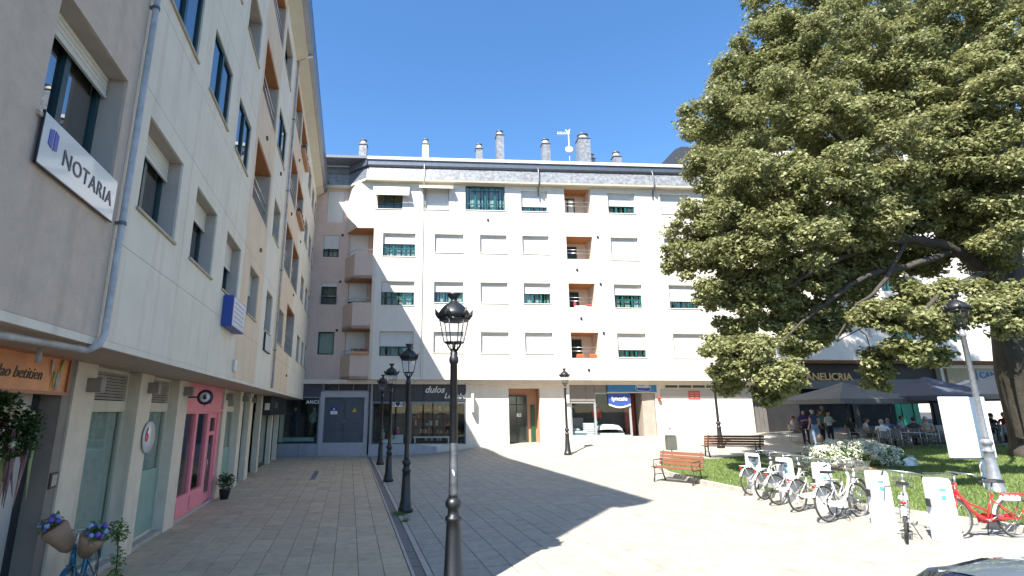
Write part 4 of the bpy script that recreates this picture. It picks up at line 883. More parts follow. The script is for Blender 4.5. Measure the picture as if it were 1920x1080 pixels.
# ================================================================ street lamps
def make_lamp(H, pole_m, label):
    t_ = thing('street_lamp', label, 'street lamp')
    base = MB().lathe([(.19,0),(.19,.10),(.165,.12),(.155,.22),(.135,.26),(.105,.85),(.10,.98),(.12,1.0),(.12,1.03),(.085,1.06),(.08,1.14),(.11,1.17),(.12,1.21),(.11,1.25),(.075,1.30)], 20)
    base.build('base', iron if pole_m is iron else pole_m, t_)
    MB().lathe([(.068,1.29),(.066,1.34),(.055,H-.98),(.068,H-.97),(.075,H-.93),(.068,H-.88),(.055,H-.86),(.052,H-.76)], 16).build('pole', pole_m, t_)
    zb = H-.66
    b = MB()
    for k in range(6):
        th = k*pi/3+.3; b.tube([(.04*cos(th), .04*sin(th), H-.80), (.10*cos(th), .10*sin(th), H-.72), (.13*cos(th), .13*sin(th), zb)], .010, 5)
        b.tube([(.05*cos(th+.3), .05*sin(th+.3), H-.78), (.09*cos(th+.3), .09*sin(th+.3), H-.70), (.06*cos(th+.3), .06*sin(th+.3), zb+.01)], .007, 5)
    b.lathe([(.15, zb-.012), (.158, zb), (.15, zb+.012)], 6).build('cradle', iron, t_)
    b = MB(); zt = zb+.34
    for k in range(6):
        th = k*pi/3; b.tube([(.152*cos(th), .152*sin(th), zb), (.225*cos(th), .225*sin(th), zt)], .008, 5)
    b.lathe([(.225, zt-.01), (.235, zt), (.235, zt+.035), (.20, zt+.04)], 6)
    lo = b.build('lantern_frame', iron, t_)
    g_ = MB(); vs = []
    for k in range(6): th = k*pi/3; vs += [(.150*cos(th), .150*sin(th), zb), (.222*cos(th), .222*sin(th), zt)]
    for k in range(6): 
        q_ = [vs[2*k], vs[(2*k+2) % 12], vs[(2*k+3) % 12], vs[2*k+1]]; MB().add(q_, [(0,1,2,3)]).build('pane', lamp_glass, lo)
    b = MB().lathe([(.215, zt+.035), (.235, zt+.06), (.245, zt+.10), (.235, zt+.13), (.20, zt+.18), (.155, zt+.23), (.10, zt+.27), (.058, zt+.30), (.046, zt+.32), (.055, zt+.345), (.10, zt+.40), (.105, zt+.43), (.03, zt+.44)], 18)
    for k in range(6):
        th = k*pi/3; b.tube([(.215*cos(th), .215*sin(th), zt+.04), (.265*cos(th), .265*sin(th), zt+.10), (.30*cos(th), .30*sin(th), zt+.185)], [.04, .035, .002], 5)
    b.build('lantern_cap', iron, t_)
    return t_
lampA = make_lamp(4.18, iron, 'black cast iron street lamp')
LPOS = [((1.52, 7.85), 'nearest tall black street lamp in the middle of the picture'), ((1.52, 14.28), 'second black street lamp along the drain channel'), ((1.52, 20.4), 'third black street lamp along the drain channel'), ((1.58, 26.8), 'farthest black street lamp along the drain channel')]
grp = 'cast iron street lamps round the square'
for i, ((x, y), lab) in enumerate(LPOS):
    o = lampA if i == 0 else copy_tree(lampA)
    P = MP @ Vector((x, y, 0)); o.location = (P.x, P.y, zg(P.x, P.y)); o.rotation_euler = (0, 0, .2 + i*.4); o['label'] = lab; o['group'] = grp
for px, py, lab in ((1065, 853, 'black street lamp standing against the sunlit wall by the blue shop'), (1352, 840, 'black street lamp behind the far bench partly hidden by leaves')):
    P = ground_at(px, py); o = copy_tree(lampA); o.location = P; o['label'] = lab; o['group'] = grp; o.rotation_euler = (0, 0, 1.1)
P = ground_at(1872, 930); lampG = make_lamp(4.75, iron_silver, 'grey painted street lamp beside the lawn behind the red bicycle'); lampG.location = P; lampG['group'] = grp
t_ = thing('sticker', 'small white sticker on the nearest lamp post', 'sticker', (MP @ Vector((1.52, 7.85, 0))).to_tuple()); MB().prism([(-.02,1.70),(.012,1.66),(.02,1.60),(.0,1.62),(-.022,1.67)], -.071, -.067, 'y').build('paper', white_paint, t_)

MB().lathe([(.070,1.31),(.069,1.36),(.060,2.22),(.0595,2.225)], 16).build('sunlit_sleeve', mat('sunlit_shaft_grey', (.12,.125,.13), .5, .5, 9, .2, 60, metal=.3, stain=.5), lampA)  # added sleeve: sunlit look of the lower shaft painted in as mottled grey

# ================================================================ benches, bin, board
bw = mat('bench_wood', (.20,.075,.04), .5, .2, 5, stretch=(1,10,10)); bir = mat('bench_iron', (.05,.045,.04), .5, .2)
def make_bench():
    t_ = thing('bench', 'wooden slatted bench', 'bench')
    for k in range(4): MB().bbox(-.9, .9, -.26+k*.115, -.165+k*.115, .42, .45, .006).build('seat_slat', bw, t_)
    for k in range(4): MB().bbox(-.9, .9, -.012, .012, -.04, .05, .006).build('back_slat', bw, t_, mw=Matrix.Translation((0, .235+k*.03, .53+k*.105)) @ Matrix.Rotation(-.26, 4, 'X'))
    for x in (-.78, .78):
        b = MB(); b.tube([(x, -.30, 0), (x, -.24, .22), (x, -.25, .41)], [.03, .022, .022], 6).tube([(x, .34, 0), (x, .22, .22), (x, .18, .41), (x, .26, .62), (x, .36, .92)], [.03, .022, .024, .022, .02], 6).tube([(x, -.25, .405), (x, .19, .405)], .02, 6).tube([(x, -.25, .21), (x, .22, .21)], .014, 6).tube([(x, -.27, .42), (x, -.27, .64), (x, .22, .66)], .016, 6)
        b.build('iron_frame', bir, t_)
    return t_
bench = make_bench(); P1, P2 = ground_at(1232, 893), ground_at(1303, 908)
c_ = (ground_at(1245, 897) + ground_at(1308, 905))/2; dv = ground_at(1312, 908) - ground_at(1236, 892)
bench.location = ground_at(1272, 905); bench.scale = (.82, 1, 1); bench.rotation_euler = (0, 0, radians(-52)); bench['label'] = 'reddish wooden bench beside the left tip of the lawn'; bench['group'] = 'park benches'
bench.location.z = zg(bench.location.x, bench.location.y)
b2 = copy_tree(bench); c_ = ground_at(1375, 856); b2.location = c_; b2.rotation_euler = (0, 0, radians(172)); b2.scale = (1.35, 1, 1); b2['label'] = 'long dark wooden bench seen from behind at the back of the lawn'
P = ground_at(1261, 862); t_ = thing('litter_bin', 'grey green litter bin on a post behind the reddish bench', 'bin', P)
MB().tube([(0,0,0),(0,0,1.25)], .03, 8).lathe([(.03,1.25),(.05,1.28),(.01,1.42)], 8).build('post', iron_silver, t_); MB().bbox(-.2, .2, -.14, .14, .40, .98, .02).build('container', mat('bin_green_grey', (.10,.105,.085), .6, .12), t_); MB().box(-.21, .21, -.15, .15, .99, 1.03).build('lid', iron_silver, t_)
P = ground_at(1838, 918); t_ = thing('information_board', 'blank white information board on a white post beside the grey street lamp', 'sign board', P + Vector((-.15, -.35, 0)), .05)
MB().bbox(-.05, .05, -.03, .03, -.1, 2.2, .005).build('post', white_paint, t_); MB().bbox(-.84, .36, -.075, -.031, .80, 2.28, .01).build('panel', mat('board_white', (.74,.74,.74), .5, .03), t_); MB().box(-.78, .36, -.077, -.03, .77, .798).build('lower_edge', zinc, t_)

# ================================================================ bike docks and bicycles
DOCKS = [(7.85, 14.8), (7.93, 13.5), (8.0, 12.25), (8.05, 10.72), (8.25, 9.62)]
dk = None
for i, (x, y) in enumerate(DOCKS):
    if dk is None:
        dk = thing('bike_dock', 'x', 'bike dock'); b = MB(); b.prism([(-.17, 0), (.17, 0), (.15, .98), (.13, 1.02), (-.13, 1.02), (-.15, .98)], -.11, .11, 'y'); b.build('post', white_plastic, dk)
        MB().prism([(-.125, .10), (.125, .10), (.11, .92), (-.11, .92)], -.118, -.111, 'y').build('front_cover', white_paint, dk)
        MB().box(-.05, .05, -.126, -.119, .82, .86).box(-.035, .035, -.126, -.119, .68, .75).build('emblem', mat('dock_teal', (.10,.30,.28), .4), dk); MB().bbox(-.2, -.165, -.04, .04, .55, .68, .005).build('lock', black_plastic, dk)
        o = dk
    else: o = copy_tree(dk)
    o.location = (x, y, zg(x, y)); o.rotation_euler = (0, 0, radians(-12)); o['group'] = 'white bicycle docks by the lawn'
    o['label'] = ['farthest white bike dock in the row', 'second farthest white bike dock', 'middle white bike dock in the row', 'white bike dock right of the cluster of bicycles', 'nearest white bike dock beside the red bicycle'][i]
def make_bike(fr_m, label, guard=True, fender=None, basket=True):
    t_ = thing('bicycle', label, 'bicycle'); fender = fender or fr_m; r = .33
    for x, nm in ((-.52, 'r'), (.54, 'f')):
        b = MB(); ring = [(x+cos(a)*(r-.025), 0, r+sin(a)*(r-.025)) for a in np.linspace(0, 2*pi, 28, endpoint=False)]; b.tube(ring, .011, 5, closed=True)
        b.tube([(x, -.035, r), (x, .035, r)], .022, 8)
        for k in range(16):
            a = k*2*pi/16; b.tube([(x, .02*(-1)**k, r), (x+cos(a)*(r-.03), 0, r+sin(a)*(r-.03))], .002, 3, caps=False)
        wh = b.build('wheel', steel, t_)
        ring = [(x+cos(a)*(r-.006), 0, r+sin(a)*(r-.006)) for a in np.linspace(0, 2*pi, 36, endpoint=False)]
        MB().tube(ring, .021, 7, closed=True).build('tyre', rubber, wh)
        ar = np.linspace(.15, 2.75, 14) if nm == 'r' else np.linspace(.35, 2.9, 14)
        b = MB(); vs = []
        for a in ar:
            for yy in (-.032, 0, .032): rr = r+.03+(.012 if yy == 0 else 0); vs.append((x+cos(a)*rr, yy, r+sin(a)*rr))
        b.add(vs, [(3*k+j, 3*k+j+1, 3*k+j+4, 3*k+j+3) for k in range(13) for j in range(2)], 0, True)
        b.build('mudguard', fender, t_)
    b = MB(); bb = (-.04, 0, .29); hd = (.40, 0, .82); st = (-.20, 0, .72)
    b.tube([hd, (.36,0,.72), (.20,0,.45), (.05,0,.33), bb], [.028,.028,.03,.03,.028], 8)
    b.tube([(.385,0,.74), (.22,0,.56), (-.06,0,.44), (-.13,0,.50)], .018, 7)
    b.tube([bb, st], .02, 8).tube([(.37,0,.90), (.425,0,.68)], .026, 8)
    for yy in (-.05, .05): b.tube([(-.10,yy*.5,.30), (-.52,yy,.33)], .012, 6).tube([(-.17,yy*.4,.62), (-.52,yy,.33)], .010, 6)
    b.build('frame', fr_m, t_)
    b = MB()
    for yy in (-.05, .05): b.tube([(.43,yy*.7,.68), (.47,yy,.50), (.54,yy,.33)], .012, 6)
    b.tube([(.43,-.05,.68),(.43,.05,.68)], .016, 6).build('fork', fr_m, t_)
    b = MB().tube([(.39,0,.86), (.35,0,1.02)], .014, 6).tube([(.16,-.28,1.02), (.26,-.27,1.06), (.36,-.14,1.07), (.36,.14,1.07), (.26,.27,1.06), (.16,.28,1.02)], .012, 6); hb = b.build('handlebar', steel if fr_m is not white_paint else white_paint, t_)
    for s in (-1, 1): MB().tube([(.20, s*.275, 1.04), (.08, s*.285, 1.0)], .017, 7).build('grip', black_plastic, hb)
    MB().tube([(-.19,0,.70),(-.24,0,.90)], .013, 6).build('seat_post', steel, t_)
    b = MB(); b.add([(-.38,-.09,.90),(-.38,.09,.90),(-.25,.10,.905),(-.10,.03,.90),(-.02,.0,.895),(-.10,-.03,.90),(-.25,-.10,.905), (-.38,-.08,.955),(-.38,.08,.955),(-.25,.085,.95),(-.10,.025,.935),(-.02,0,.92),(-.10,-.025,.935),(-.25,-.085,.95)], [(0,6,5,4,3,2,1),(7,8,9,10,11,12,13)] + [(k, (k+1) % 7, (k+1) % 7+7, k+7) for k in range(7)]); b.build('saddle', black_plastic if fr_m is not white_paint else mat('saddle_grey', (.18,.18,.19), .6), t_)
    MB().tube([(-.04,-.06,.29), (.10,-.07,.20)], .009, 6).box(.07,.14,-.14,-.07,.185,.205).tube([(-.04,.06,.29), (-.18,.07,.38)], .009, 6).box(-.21,-.14,.07,.14,.375,.395).tube([(-.04,-.065,.29),(-.04,.065,.29)], .02, 8).build('crank', steel, t_)
    MB().prism([(.06,.24),(.08,.34),(-.04,.39),(-.5,.38),(-.56,.33),(-.5,.29),(-.04,.22)], -.075, -.065, 'y').build('chain_guard', fr_m, t_)
    b = MB()
    for yy in (-.06, 0, .06): b.tube([(-.30,yy,.72), (-.78,yy,.72)], .008, 5)
    for k in range(5): b.box(-.34-.1*k, -.37-.1*k, -.06, .06, .71, .722)
    for s in (-1, 1): b.tube([(-.74,s*.06,.72), (-.52,s*.06,.33)], .006, 5)
    b.build('rear_rack', fr_m, t_); MB().blob((-.80, 0, .66), .03, sc=(.5,1.3,1)).build('rear_light', mat('red_lens', (.5,.01,.01), .2), t_)
    if guard: MB().prism([(-.52,.36),(-.75,.60),(-.52,.71),(-.28,.62),(-.22,.46)], .058, .064, 'y').build('skirt_guard', mat('guard_grey', (.5,.49,.47), .5), t_)
    if basket:
        b = MB(); x0, x1, y0, y1, z0, z1 = .46, .76, -.17, .17, .78, 1.04
        lo_ = lambda t: (x0+.02+(x1-x0-.04)*t)
        for z, e in ((z0, .03), ((z0+z1)/2, .015), (z1, 0)): b.tube([(x0+e,y0+e,z),(x1-e,y0+e,z),(x1-e,y1-e,z),(x0+e,y1-e,z)], .005, 4, closed=True)
        for k in range(8):
            yy = y0 + (y1-y0)*k/7; yb_ = y0+.03+(y1-y0-.06)*k/7
            b.tube([(x0,yy,z1),(x0+.03,yb_,z0),(x1-.03,yb_,z0),(x1,yy,z1)], .0035, 3)
            xx = x0 + (x1-x0)*k/7; xb_ = x0+.03+(x1-x0-.06)*k/7
            b.tube([(xx,y0,z1),(xb_,y0+.03,z0),(xb_,y1-.03,z0),(xx,y1,z1)], .0035, 3)
        b.build('basket', mat('basket_wire', (.10,.115,.10), .5), t_)
    b = MB().tube([(-.1,-.06,.28), (-.16,-.20,.02)], .009, 5); b.build('kickstand', black_plastic, t_)
    return t_
wb = make_bike(mat('bike_cream_paint', (.50,.49,.46), .4, .15, 9, coat=.2, stain=.4), 'x'); GRPB = 'hire bicycles standing at the docks'
BK = [(8.05, 14.75, 66, 'leftmost white hire bicycle at the farthest dock'), (8.02, 14.1, 64, 'second white hire bicycle from the left'), (7.96, 13.35, 68, 'third white hire bicycle from the left'), (7.92, 12.6, 64, 'fourth white hire bicycle from the left'),
      (7.85, 11.5, 66, 'large white hire bicycle nearest in the left cluster'), (8.30, 12.0, 60, 'white hire bicycle with dark basket just left of the fourth dock'), (7.92, 10.05, 40, 'white hire bicycle with front turned between the two nearest docks')]
for i, (x, y, az, lab) in enumerate(BK):
    o = wb if i == 0 else copy_tree(wb)
    o.location = (x, y, zg(x, y)); o.rotation_euler = (radians([0, 2, -2, 3, -3, 2, 4][i]), 0, radians(90-az)); o['label'] = lab; o['group'] = GRPB
red = mat('red_paint', (.55,.03,.025), .3, .05, 4, coat=.4)
rbk = make_bike(red, 'red framed bicycle with white mudguards at the nearest dock', fender=white_paint, guard=False)
P = ground_at(1838, 1008); rbk.location = (9.05, 9.72, zg(9.05, 9.7)); rbk.rotation_euler = (0, 0, radians(176)); rbk['group'] = GRPB
# small electric pack under the red bike's rack
MB().bbox(-.62, -.34, -.04, .04, .60, .70, .02).build('battery', white_plastic, rbk)

# decorated bicycle by the left shop
dbk = make_bike(mat('petrol_blue_paint', (.015,.13,.20), .35, .1, 4, coat=.3), 'petrol blue bicycle carrying flower cones outside the left shop', guard=False, basket=False)
P = onz(128, 1062, .70); hd_ = Vector((.35, -.94, 0)).normalized(); dbk.location = (P.x-hd_.x*.54, P.y-hd_.y*.54, 0); dbk.rotation_euler = (0, 0, atan2(hd_.y, hd_.x)); dbk.name = 'bicycle'
kraft = mat('kraft_paper', (.36,.22,.13), .8, .12, 6); 
def leafbunch(b, c, r, n, size, mi=0, droop=0.0):
    for k in range(n):
        v = Vector((random.gauss(0,1), random.gauss(0,1), random.gauss(0,1))).normalized()*r*random.random()**.5
        p = Vector(c)+v; p.z -= droop*random.random(); q1 = Vector((random.uniform(-1,1), random.uniform(-1,1), random.uniform(-.6,.6))).normalized()*size; q2 = q1.cross(Vector((random.random(), random.random(), random.random())).normalized())*.55
        b.add([p-q1, p+q2, p+q1, p-q2], [(0,1,2,3)], mi)
lgreen = leaf_mat('fresh_leaf', (.07,.16,.03), (.18,.28,.08)); dgreen = leaf_mat('dark_leaf', (.02,.055,.015), (.06,.11,.03))
violet = mat('violet_petal', (.16,.10,.42), .7, .2); paleb = mat('pale_blue_petal', (.3,.42,.62), .7, .2)
base = Vector(dbk.location) + hd_*.42
for k, (off, tilt, lab) in enumerate((((-.16, -.05, 1.02), (.4, -.5), 'left upright kraft paper flower cone on the blue bicycle'), ((.16, .05, .92), (.4, .6), 'right kraft paper flower cone on the blue bicycle'))):
    t_ = thing('flower_cone', lab, 'flower bouquet', base + Vector(off)); t_.rotation_euler = (tilt[0], tilt[1], 0); t_['group'] = 'paper flower cones on the blue bicycle'
    MB().lathe([(.045,-.22),(.09,-.16),(.12,-.03),(.15,.10),(.13,.14)], 14).build('paper_cone', kraft, t_)
    b = MB(); leafbunch(b, (0,0,.16), .14, 90, .05); b.build('leaves', lgreen, t_)
    b = MB(); 
    for j in range(9): a_ = j*.7; b.blob((.09*cos(a_), .09*sin(a_), .18+.03*(j % 3)), .035, j % 2, 6, 5, .15)
    tag(b.build('blooms', [violet, paleb], t_), kind='stuff')
t_ = thing('trailing_plant', 'trailing green plant hanging from the blue bicycle', 'plant', base + Vector((.40, .18, .95)))
b = MB(); leafbunch(b, (0,0,.08), .15, 160, .035); leafbunch(b, (0.05,0,-.15), .10, 160, .035, droop=.5); b.build('foliage', lgreen, t_); MB().tube([(0,0,.1),(.04,0,-.2),(.05,0,-.6)], .008, 5).build('stem', dgreen, t_)
# garland hanging at the left shop
P = onz(45, 740, 2.6); gl = thing('flower_garland', 'hanging garland of dried flowers and ivy under the orange sign', 'garland', (ML @ Vector((6.75, GY-.02, 2.42))))
rose = mat('dried_rose', (.50,.24,.22), .8, .25); cream_f = mat('cream_petal', (.55,.5,.32), .7, .2)
b = MB(); 
for k in range(34): leafbunch(b, (random.uniform(-.34,.30), random.uniform(-.3,.2), random.uniform(-.34,.24)), .16, 170, .036)
b.build('ivy', dgreen, gl)
b = MB()
for k in range(80): x, y = random.uniform(-.3,.25), random.uniform(-.3,.3); L_ = random.uniform(.35,.95); b.tube([(x,y,-.1),(x+random.uniform(-.04,.04),y,-.1-L_*.5),(x+random.uniform(-.06,.06),y,-.1-L_)], [.012,.022,.004], 4, (k % 7 == 0)*2 + (k % 2)*(k % 7 != 0))
b.build('dried_stems', [rose, mat('dried_mauve', (.2,.12,.13), .8, .2), mat('lime_stem', (.28,.34,.12), .8)], gl)
b = MB()
for k in range(12): b.blob((random.uniform(-.32,.28), -.3+random.uniform(-.05,.6), random.uniform(-.3,.2)), .045, k % 2, 6, 5, .25)
for k in range(36): leafbunch(b, (random.uniform(-.34,.32), -.42+random.uniform(-.05,.3), random.uniform(-.8,.2)), .09, 40, .028, k % 2)
tag(b.build('blooms', [cream_f, rose], gl), kind='stuff')
# potted plant by the pink shop
P = ground_at(420, 936); t_ = thing('potted_plant', 'small shrub in a black pot beside the pink shop', 'potted plant', P)
MB().lathe([(.11,0),(.16,.26),(.17,.28),(.15,.28)], 14).build('pot', black_plastic, t_); b = MB(); leafbunch(b, (0,0,.50), .26, 420, .045); b.build('foliage', dgreen, t_); MB().tube([(0,0,.2),(0,0,.5)], .015, 5).build('stem', rose, t_)
# weeds at the second lamp
for k, (px, py) in enumerate(((751, 966), (758, 978), (745, 964))):
    P = ground_at(px, py); b = MB()
    for j in range(70):
        a_ = random.uniform(0, 6.28); r_ = random.random()*.13; l_ = random.uniform(.04,.12); c2 = Vector((r_*cos(a_)*1.6, r_*sin(a_), 0)); d_ = Vector((cos(a_)*.04, sin(a_)*.04, l_)); s_ = Vector((-sin(a_), cos(a_), 0))*.008
        b.add([c2-s_, c2+s_, c2+d_], [(0,1,2)])
    o = b.build('weed_tuft', lgreen, None, P); tag(o, ['green weed tuft in the joint at the second lamp base', 'lower weed tuft in the channel joint', 'thin weed tuft left of the second lamp base'][k], 'weed', 'weeds in the channel joint')

# window box on the low balcony and plants on the left building
def planter(mw, L_, label, petal):
    t_ = thing('flower_box', label, 'flower box', mw=mw); MB().bbox(0, L_, -.18, 0, 0, .16, .01).build('box', terracotta, t_)
    b = MB()
    for k in range(int(L_/.12)): leafbunch(b, (k*.12+.06, -.09, .24), .12, 26, .04)
    b.build('foliage', dgreen, t_); b = MB()
    for k in range(int(L_/.10)): b.blob((k*.1+.05, -.12+random.uniform(-.05,.08), .27+random.uniform(-.05,.08)), .035, 0, 5, 4, .2)
    tag(b.build('blooms', petal, t_), kind='stuff'); return t_
redp = mat('geranium_red', (.5,.05,.04), .7, .2)
planter(MF @ Matrix.Translation((-1.25, -.01, 5.80)), 1.05, 'flower box with red geraniums on the lowest corner balcony', redp)
planter(ML @ Matrix.Translation((22.85, .0, 11.02)), 2.3, 'flower box with reddish plants in the third floor loggia on the left', redp)
planter(ML @ Matrix.Translation((22.85, .0, 14.12)), 2.3, 'flower box with reddish plants in the top loggia on the left', redp)
for k, (s_, z_) in enumerate(((12.55, 5.66), (13.35, 5.66))):
    t_ = thing('cushion', ['left orange red cushion on the lowest loggia railing', 'right orange red cushion on the lowest loggia railing'][k], 'cushion', mw=MF @ Matrix.Translation((s_, .12, z_))); MB().bbox(-.22, .22, -.08, .08, 0, .26, .05).build('pad', mat('cushion_red', (.60,.09,.03), .8), t_)
t_ = thing('laundry', 'red and white laundry in the middle loggia', 'laundry', mw=MF @ Matrix.Translation((12.85, .12, 8.79))); MB().bbox(-.5, .6, -.06, .06, 0, .12, .02).build('white_cloth', white_paint, t_); MB().blob((-.45,0,.2), .14, sc=(.7,.5,1.3)).bbox(.25,.6,-.065,.065,.05,.2,.02).build('red_cloth', mat('cloth_red', (.6,.03,.06), .8), t_)
# antenna and dish
t_ = thing('tv_antenna', 'white satellite dish and aerial on a mast on the back roof', 'antenna', mw=MF @ Matrix.Translation((13.95, 5, 20.0)))
MB().tube([(0,0,0),(0,0,3.85)], .035, 6).build('mast', roof_edge, t_)
b = MB(); b.lathe([(.02,.10),(.2,.07),(.33,0),(.34,.01),(.2,.09),(.02,.12)], 18); d_ = b.build('dish', white_paint, t_, mw=Matrix.Translation((0, -.08, 2.15)) @ Matrix.Rotation(radians(80), 4, 'X'))
b = MB().tube([(-.9,0,3.55),(.15,0,3.55)], .02, 5)
for k in range(7): b.tube([(-.85+k*.11,0,3.38),(-.85+k*.11,0,3.72)], .012, 4)
b.tube([(-.05,0,3.2),(.12,0,3.95)], .04, 4).tube([(.1,0,3.3),(-.2,0,3.9)], .035, 4).build('aerial', white_paint, t_)

# ================================================================ lawn, hydrangea
edge = [(1232, 872), (1250, 890), (1310, 906), (1412, 928), (1545, 944), (1665, 962), (1790, 980), (1960, 1004), (2200, 1030)]
back = [(2200, 835), (1960, 838), (1700, 842), (1545, 853), (1440, 856), (1330, 866), (1262, 864)]
poly = [ground_at(*p) for p in edge + back]
lawn = MB(); cx = sum((p for p in poly), Vector())/len(poly)
import mathutils
from mathutils.geometry import tessellate_polygon
# gridded sheet so that it follows the slope
def inside(x, y, P=[(p.x, p.y) for p in poly]):
    c = False; n = len(P); j = n-1
    for i in range(n):
        if (P[i][1] > y) != (P[j][1] > y) and x < (P[j][0]-P[i][0])*(y-P[i][1])/(P[j][1]-P[i][1])+P[i][0]: c = not c
        j = i
    return c
tris = tessellate_polygon([[Vector((p.x, p.y, 0)) for p in poly]])
lawn.add([(p.x, p.y, p.z+.10) for p in poly], [tuple(t) for t in tris])
soil_g = mat('lawn_soil', (.06,.10,.03), .95, .3, 3)
lw_ = lawn.build('lawn', soil_g); tag(lw_, kind='structure')
# kerb stones round the lawn
kerb = []
for i in range(len(poly)):
    a_, c_ = poly[i], poly[(i+1) % len(poly)]
    if i > 6 and i < 9: continue
    L_ = (c_-a_).length; n = max(1, int(L_/.8))
    for k in range(n):
        p, q = a_.lerp(c_, k/n), a_.lerp(c_, (k+1)/n); d_ = (q-p); l_ = d_.length; ang = atan2(d_.y, d_.x)
        o = MB().bbox(.006, l_-.006, -.07, .07, -.1, .125, .012).build('kerb_stone', kerb_m, lw_, (p.x, p.y, (p.z+q.z)/2), ang)
# grass blades
N = 110000; P_ = []
xs_ = RNG.uniform(6.5, 24, N*2); ys_ = RNG.uniform(9, 28, N*2)
pa = np.array([(p.x, p.y) for p in poly]); ins = np.zeros(len(xs_), bool); j = len(pa)-1
for i in range(len(pa)):
    c1 = (pa[i,1] > ys_) != (pa[j,1] > ys_); xi = (pa[j,0]-pa[i,0])*(ys_-pa[i,1])/(pa[j,1]-pa[i,1]+1e-12)+pa[i,0]; ins ^= c1 & (xs_ < xi); j = i
xs_, ys_ = xs_[ins], ys_[ins]; n = len(xs_)
s_ = xs_ + .2085*ys_ - 1.3; zz = .04*np.clip(s_, 0, 40) + .10
ang = RNG.uniform(0, 2*pi, n); h = RNG.uniform(.03, .075, n); wd = .012
V = np.zeros((n, 3, 3)); V[:,0] = np.stack([xs_-np.cos(ang)*wd, ys_-np.sin(ang)*wd, zz], 1); V[:,1] = np.stack([xs_+np.cos(ang)*wd, ys_+np.sin(ang)*wd, zz], 1)
V[:,2] = np.stack([xs_+RNG.normal(0,.025,n), ys_+RNG.normal(0,.025,n), zz+h], 1)
def np_mesh(name, V, m_):
    n, k, _ = V.shape; me = bpy.data.meshes.new(name); me.vertices.add(n*k); me.vertices.foreach_set('co', V.reshape(-1).astype(np.float32))
    me.loops.add(n*k); me.loops.foreach_set('vertex_index', np.arange(n*k, dtype=np.int32)); me.polygons.add(n); me.polygons.foreach_set('loop_start', np.arange(0, n*k, k, dtype=np.int32))
    me.polygons.foreach_set('loop_total', np.full(n, k, dtype=np.int32)); me.materials.append(m_); me.update(calc_edges=True); return me
tag(link('grass', np_mesh('grass', V, leaf_mat('grass_blade', (.13,.20,.04), (.27,.33,.11), .35))), 'short green grass on the raised lawn', 'grass', kind='stuff')
# hydrangea bed
hp = ground_at(1628, 884); hz = hp.z+.10
t_ = thing('hydrangea_bush', 'white flowering hydrangea bush in the middle of the lawn', 'shrub', (hp.x, hp.y+.5, hz))
b = MB(); fl = MB()
for k in range(46):
    x, y = random.uniform(-1.35, 1.3), random.uniform(-.5, .5); h_ = .50 + .25*(1-(x/1.5)**2) - .25*max(0, abs(y)-.2); leafbunch(b, (x, y, h_*.55), .26, 55, .07)
    for j in range(7):
        xx, yy = x+random.uniform(-.22,.22), y+random.uniform(-.25,.2); zz_ = h_*random.uniform(.55, 1.08) - (.2 if yy < -.35 else 0)
        c2 = Vector((xx, yy, zz_)); r_ = random.uniform(.09, .14)
        for q_ in range(60):
            v = Vector((random.gauss(0,1), random.gauss(0,1), random.gauss(0,1)+.3)).normalized(); p = c2+v*r_*Vector((1,1,.75)).length/1.6; t1 = v.orthogonal().normalized()*.026; t2 = v.cross(t1)
            fl.add([p-t1-t2*.3, p+t2, p+t1-t2*.3, p-t2*.8], [(0,1,2,3)])
b.build('leaves', lgreen, t_); fl.build('flower_heads', leaf_mat('hydrangea_petal', (.55,.56,.42), (.72,.72,.62), .2), t_)
b = MB()
for k in range(12): b.tube([(random.uniform(-1,1), random.uniform(-.3,.3), 0), (random.uniform(-1.1,1.1), random.uniform(-.4,.4), .5)], .012, 5)
b.build('stems', rose, t_)
b = MB(); vs = [(0,0,.06)] + [(1.7*cos(a)*(1+.08*sin(5*a)), .75*sin(a)*(1+.1*cos(3*a)), .012) for a in np.linspace(0, 2*pi, 28, endpoint=False)]
b.add(vs, [(0, k+1, (k+1) % 28+1) for k in range(28)], 0, True); o = b.build('flower_bed', mat('bare_soil', (.27,.17,.10), .95, .3, 6, .6, 40), None, (hp.x, hp.y+.2, hz+.0)); tag(o, 'bare brown soil bed under the hydrangea bush', 'flower bed')
t_ = thing('paper_sheet', 'crumpled white paper lying at the right end of the flower bed', 'paper', ground_at(1713, 882) + Vector((0,0,.13))); b = MB().add([(-.18,0,0),(.12,-.05,.02),(.2,.05,.22),(0,.02,.30),(-.2,.1,.2),(0,.0,.12)], [(0,1,5),(1,2,5),(2,3,5),(3,4,5),(4,0,5)]); b.build('sheet', white_paint, t_)

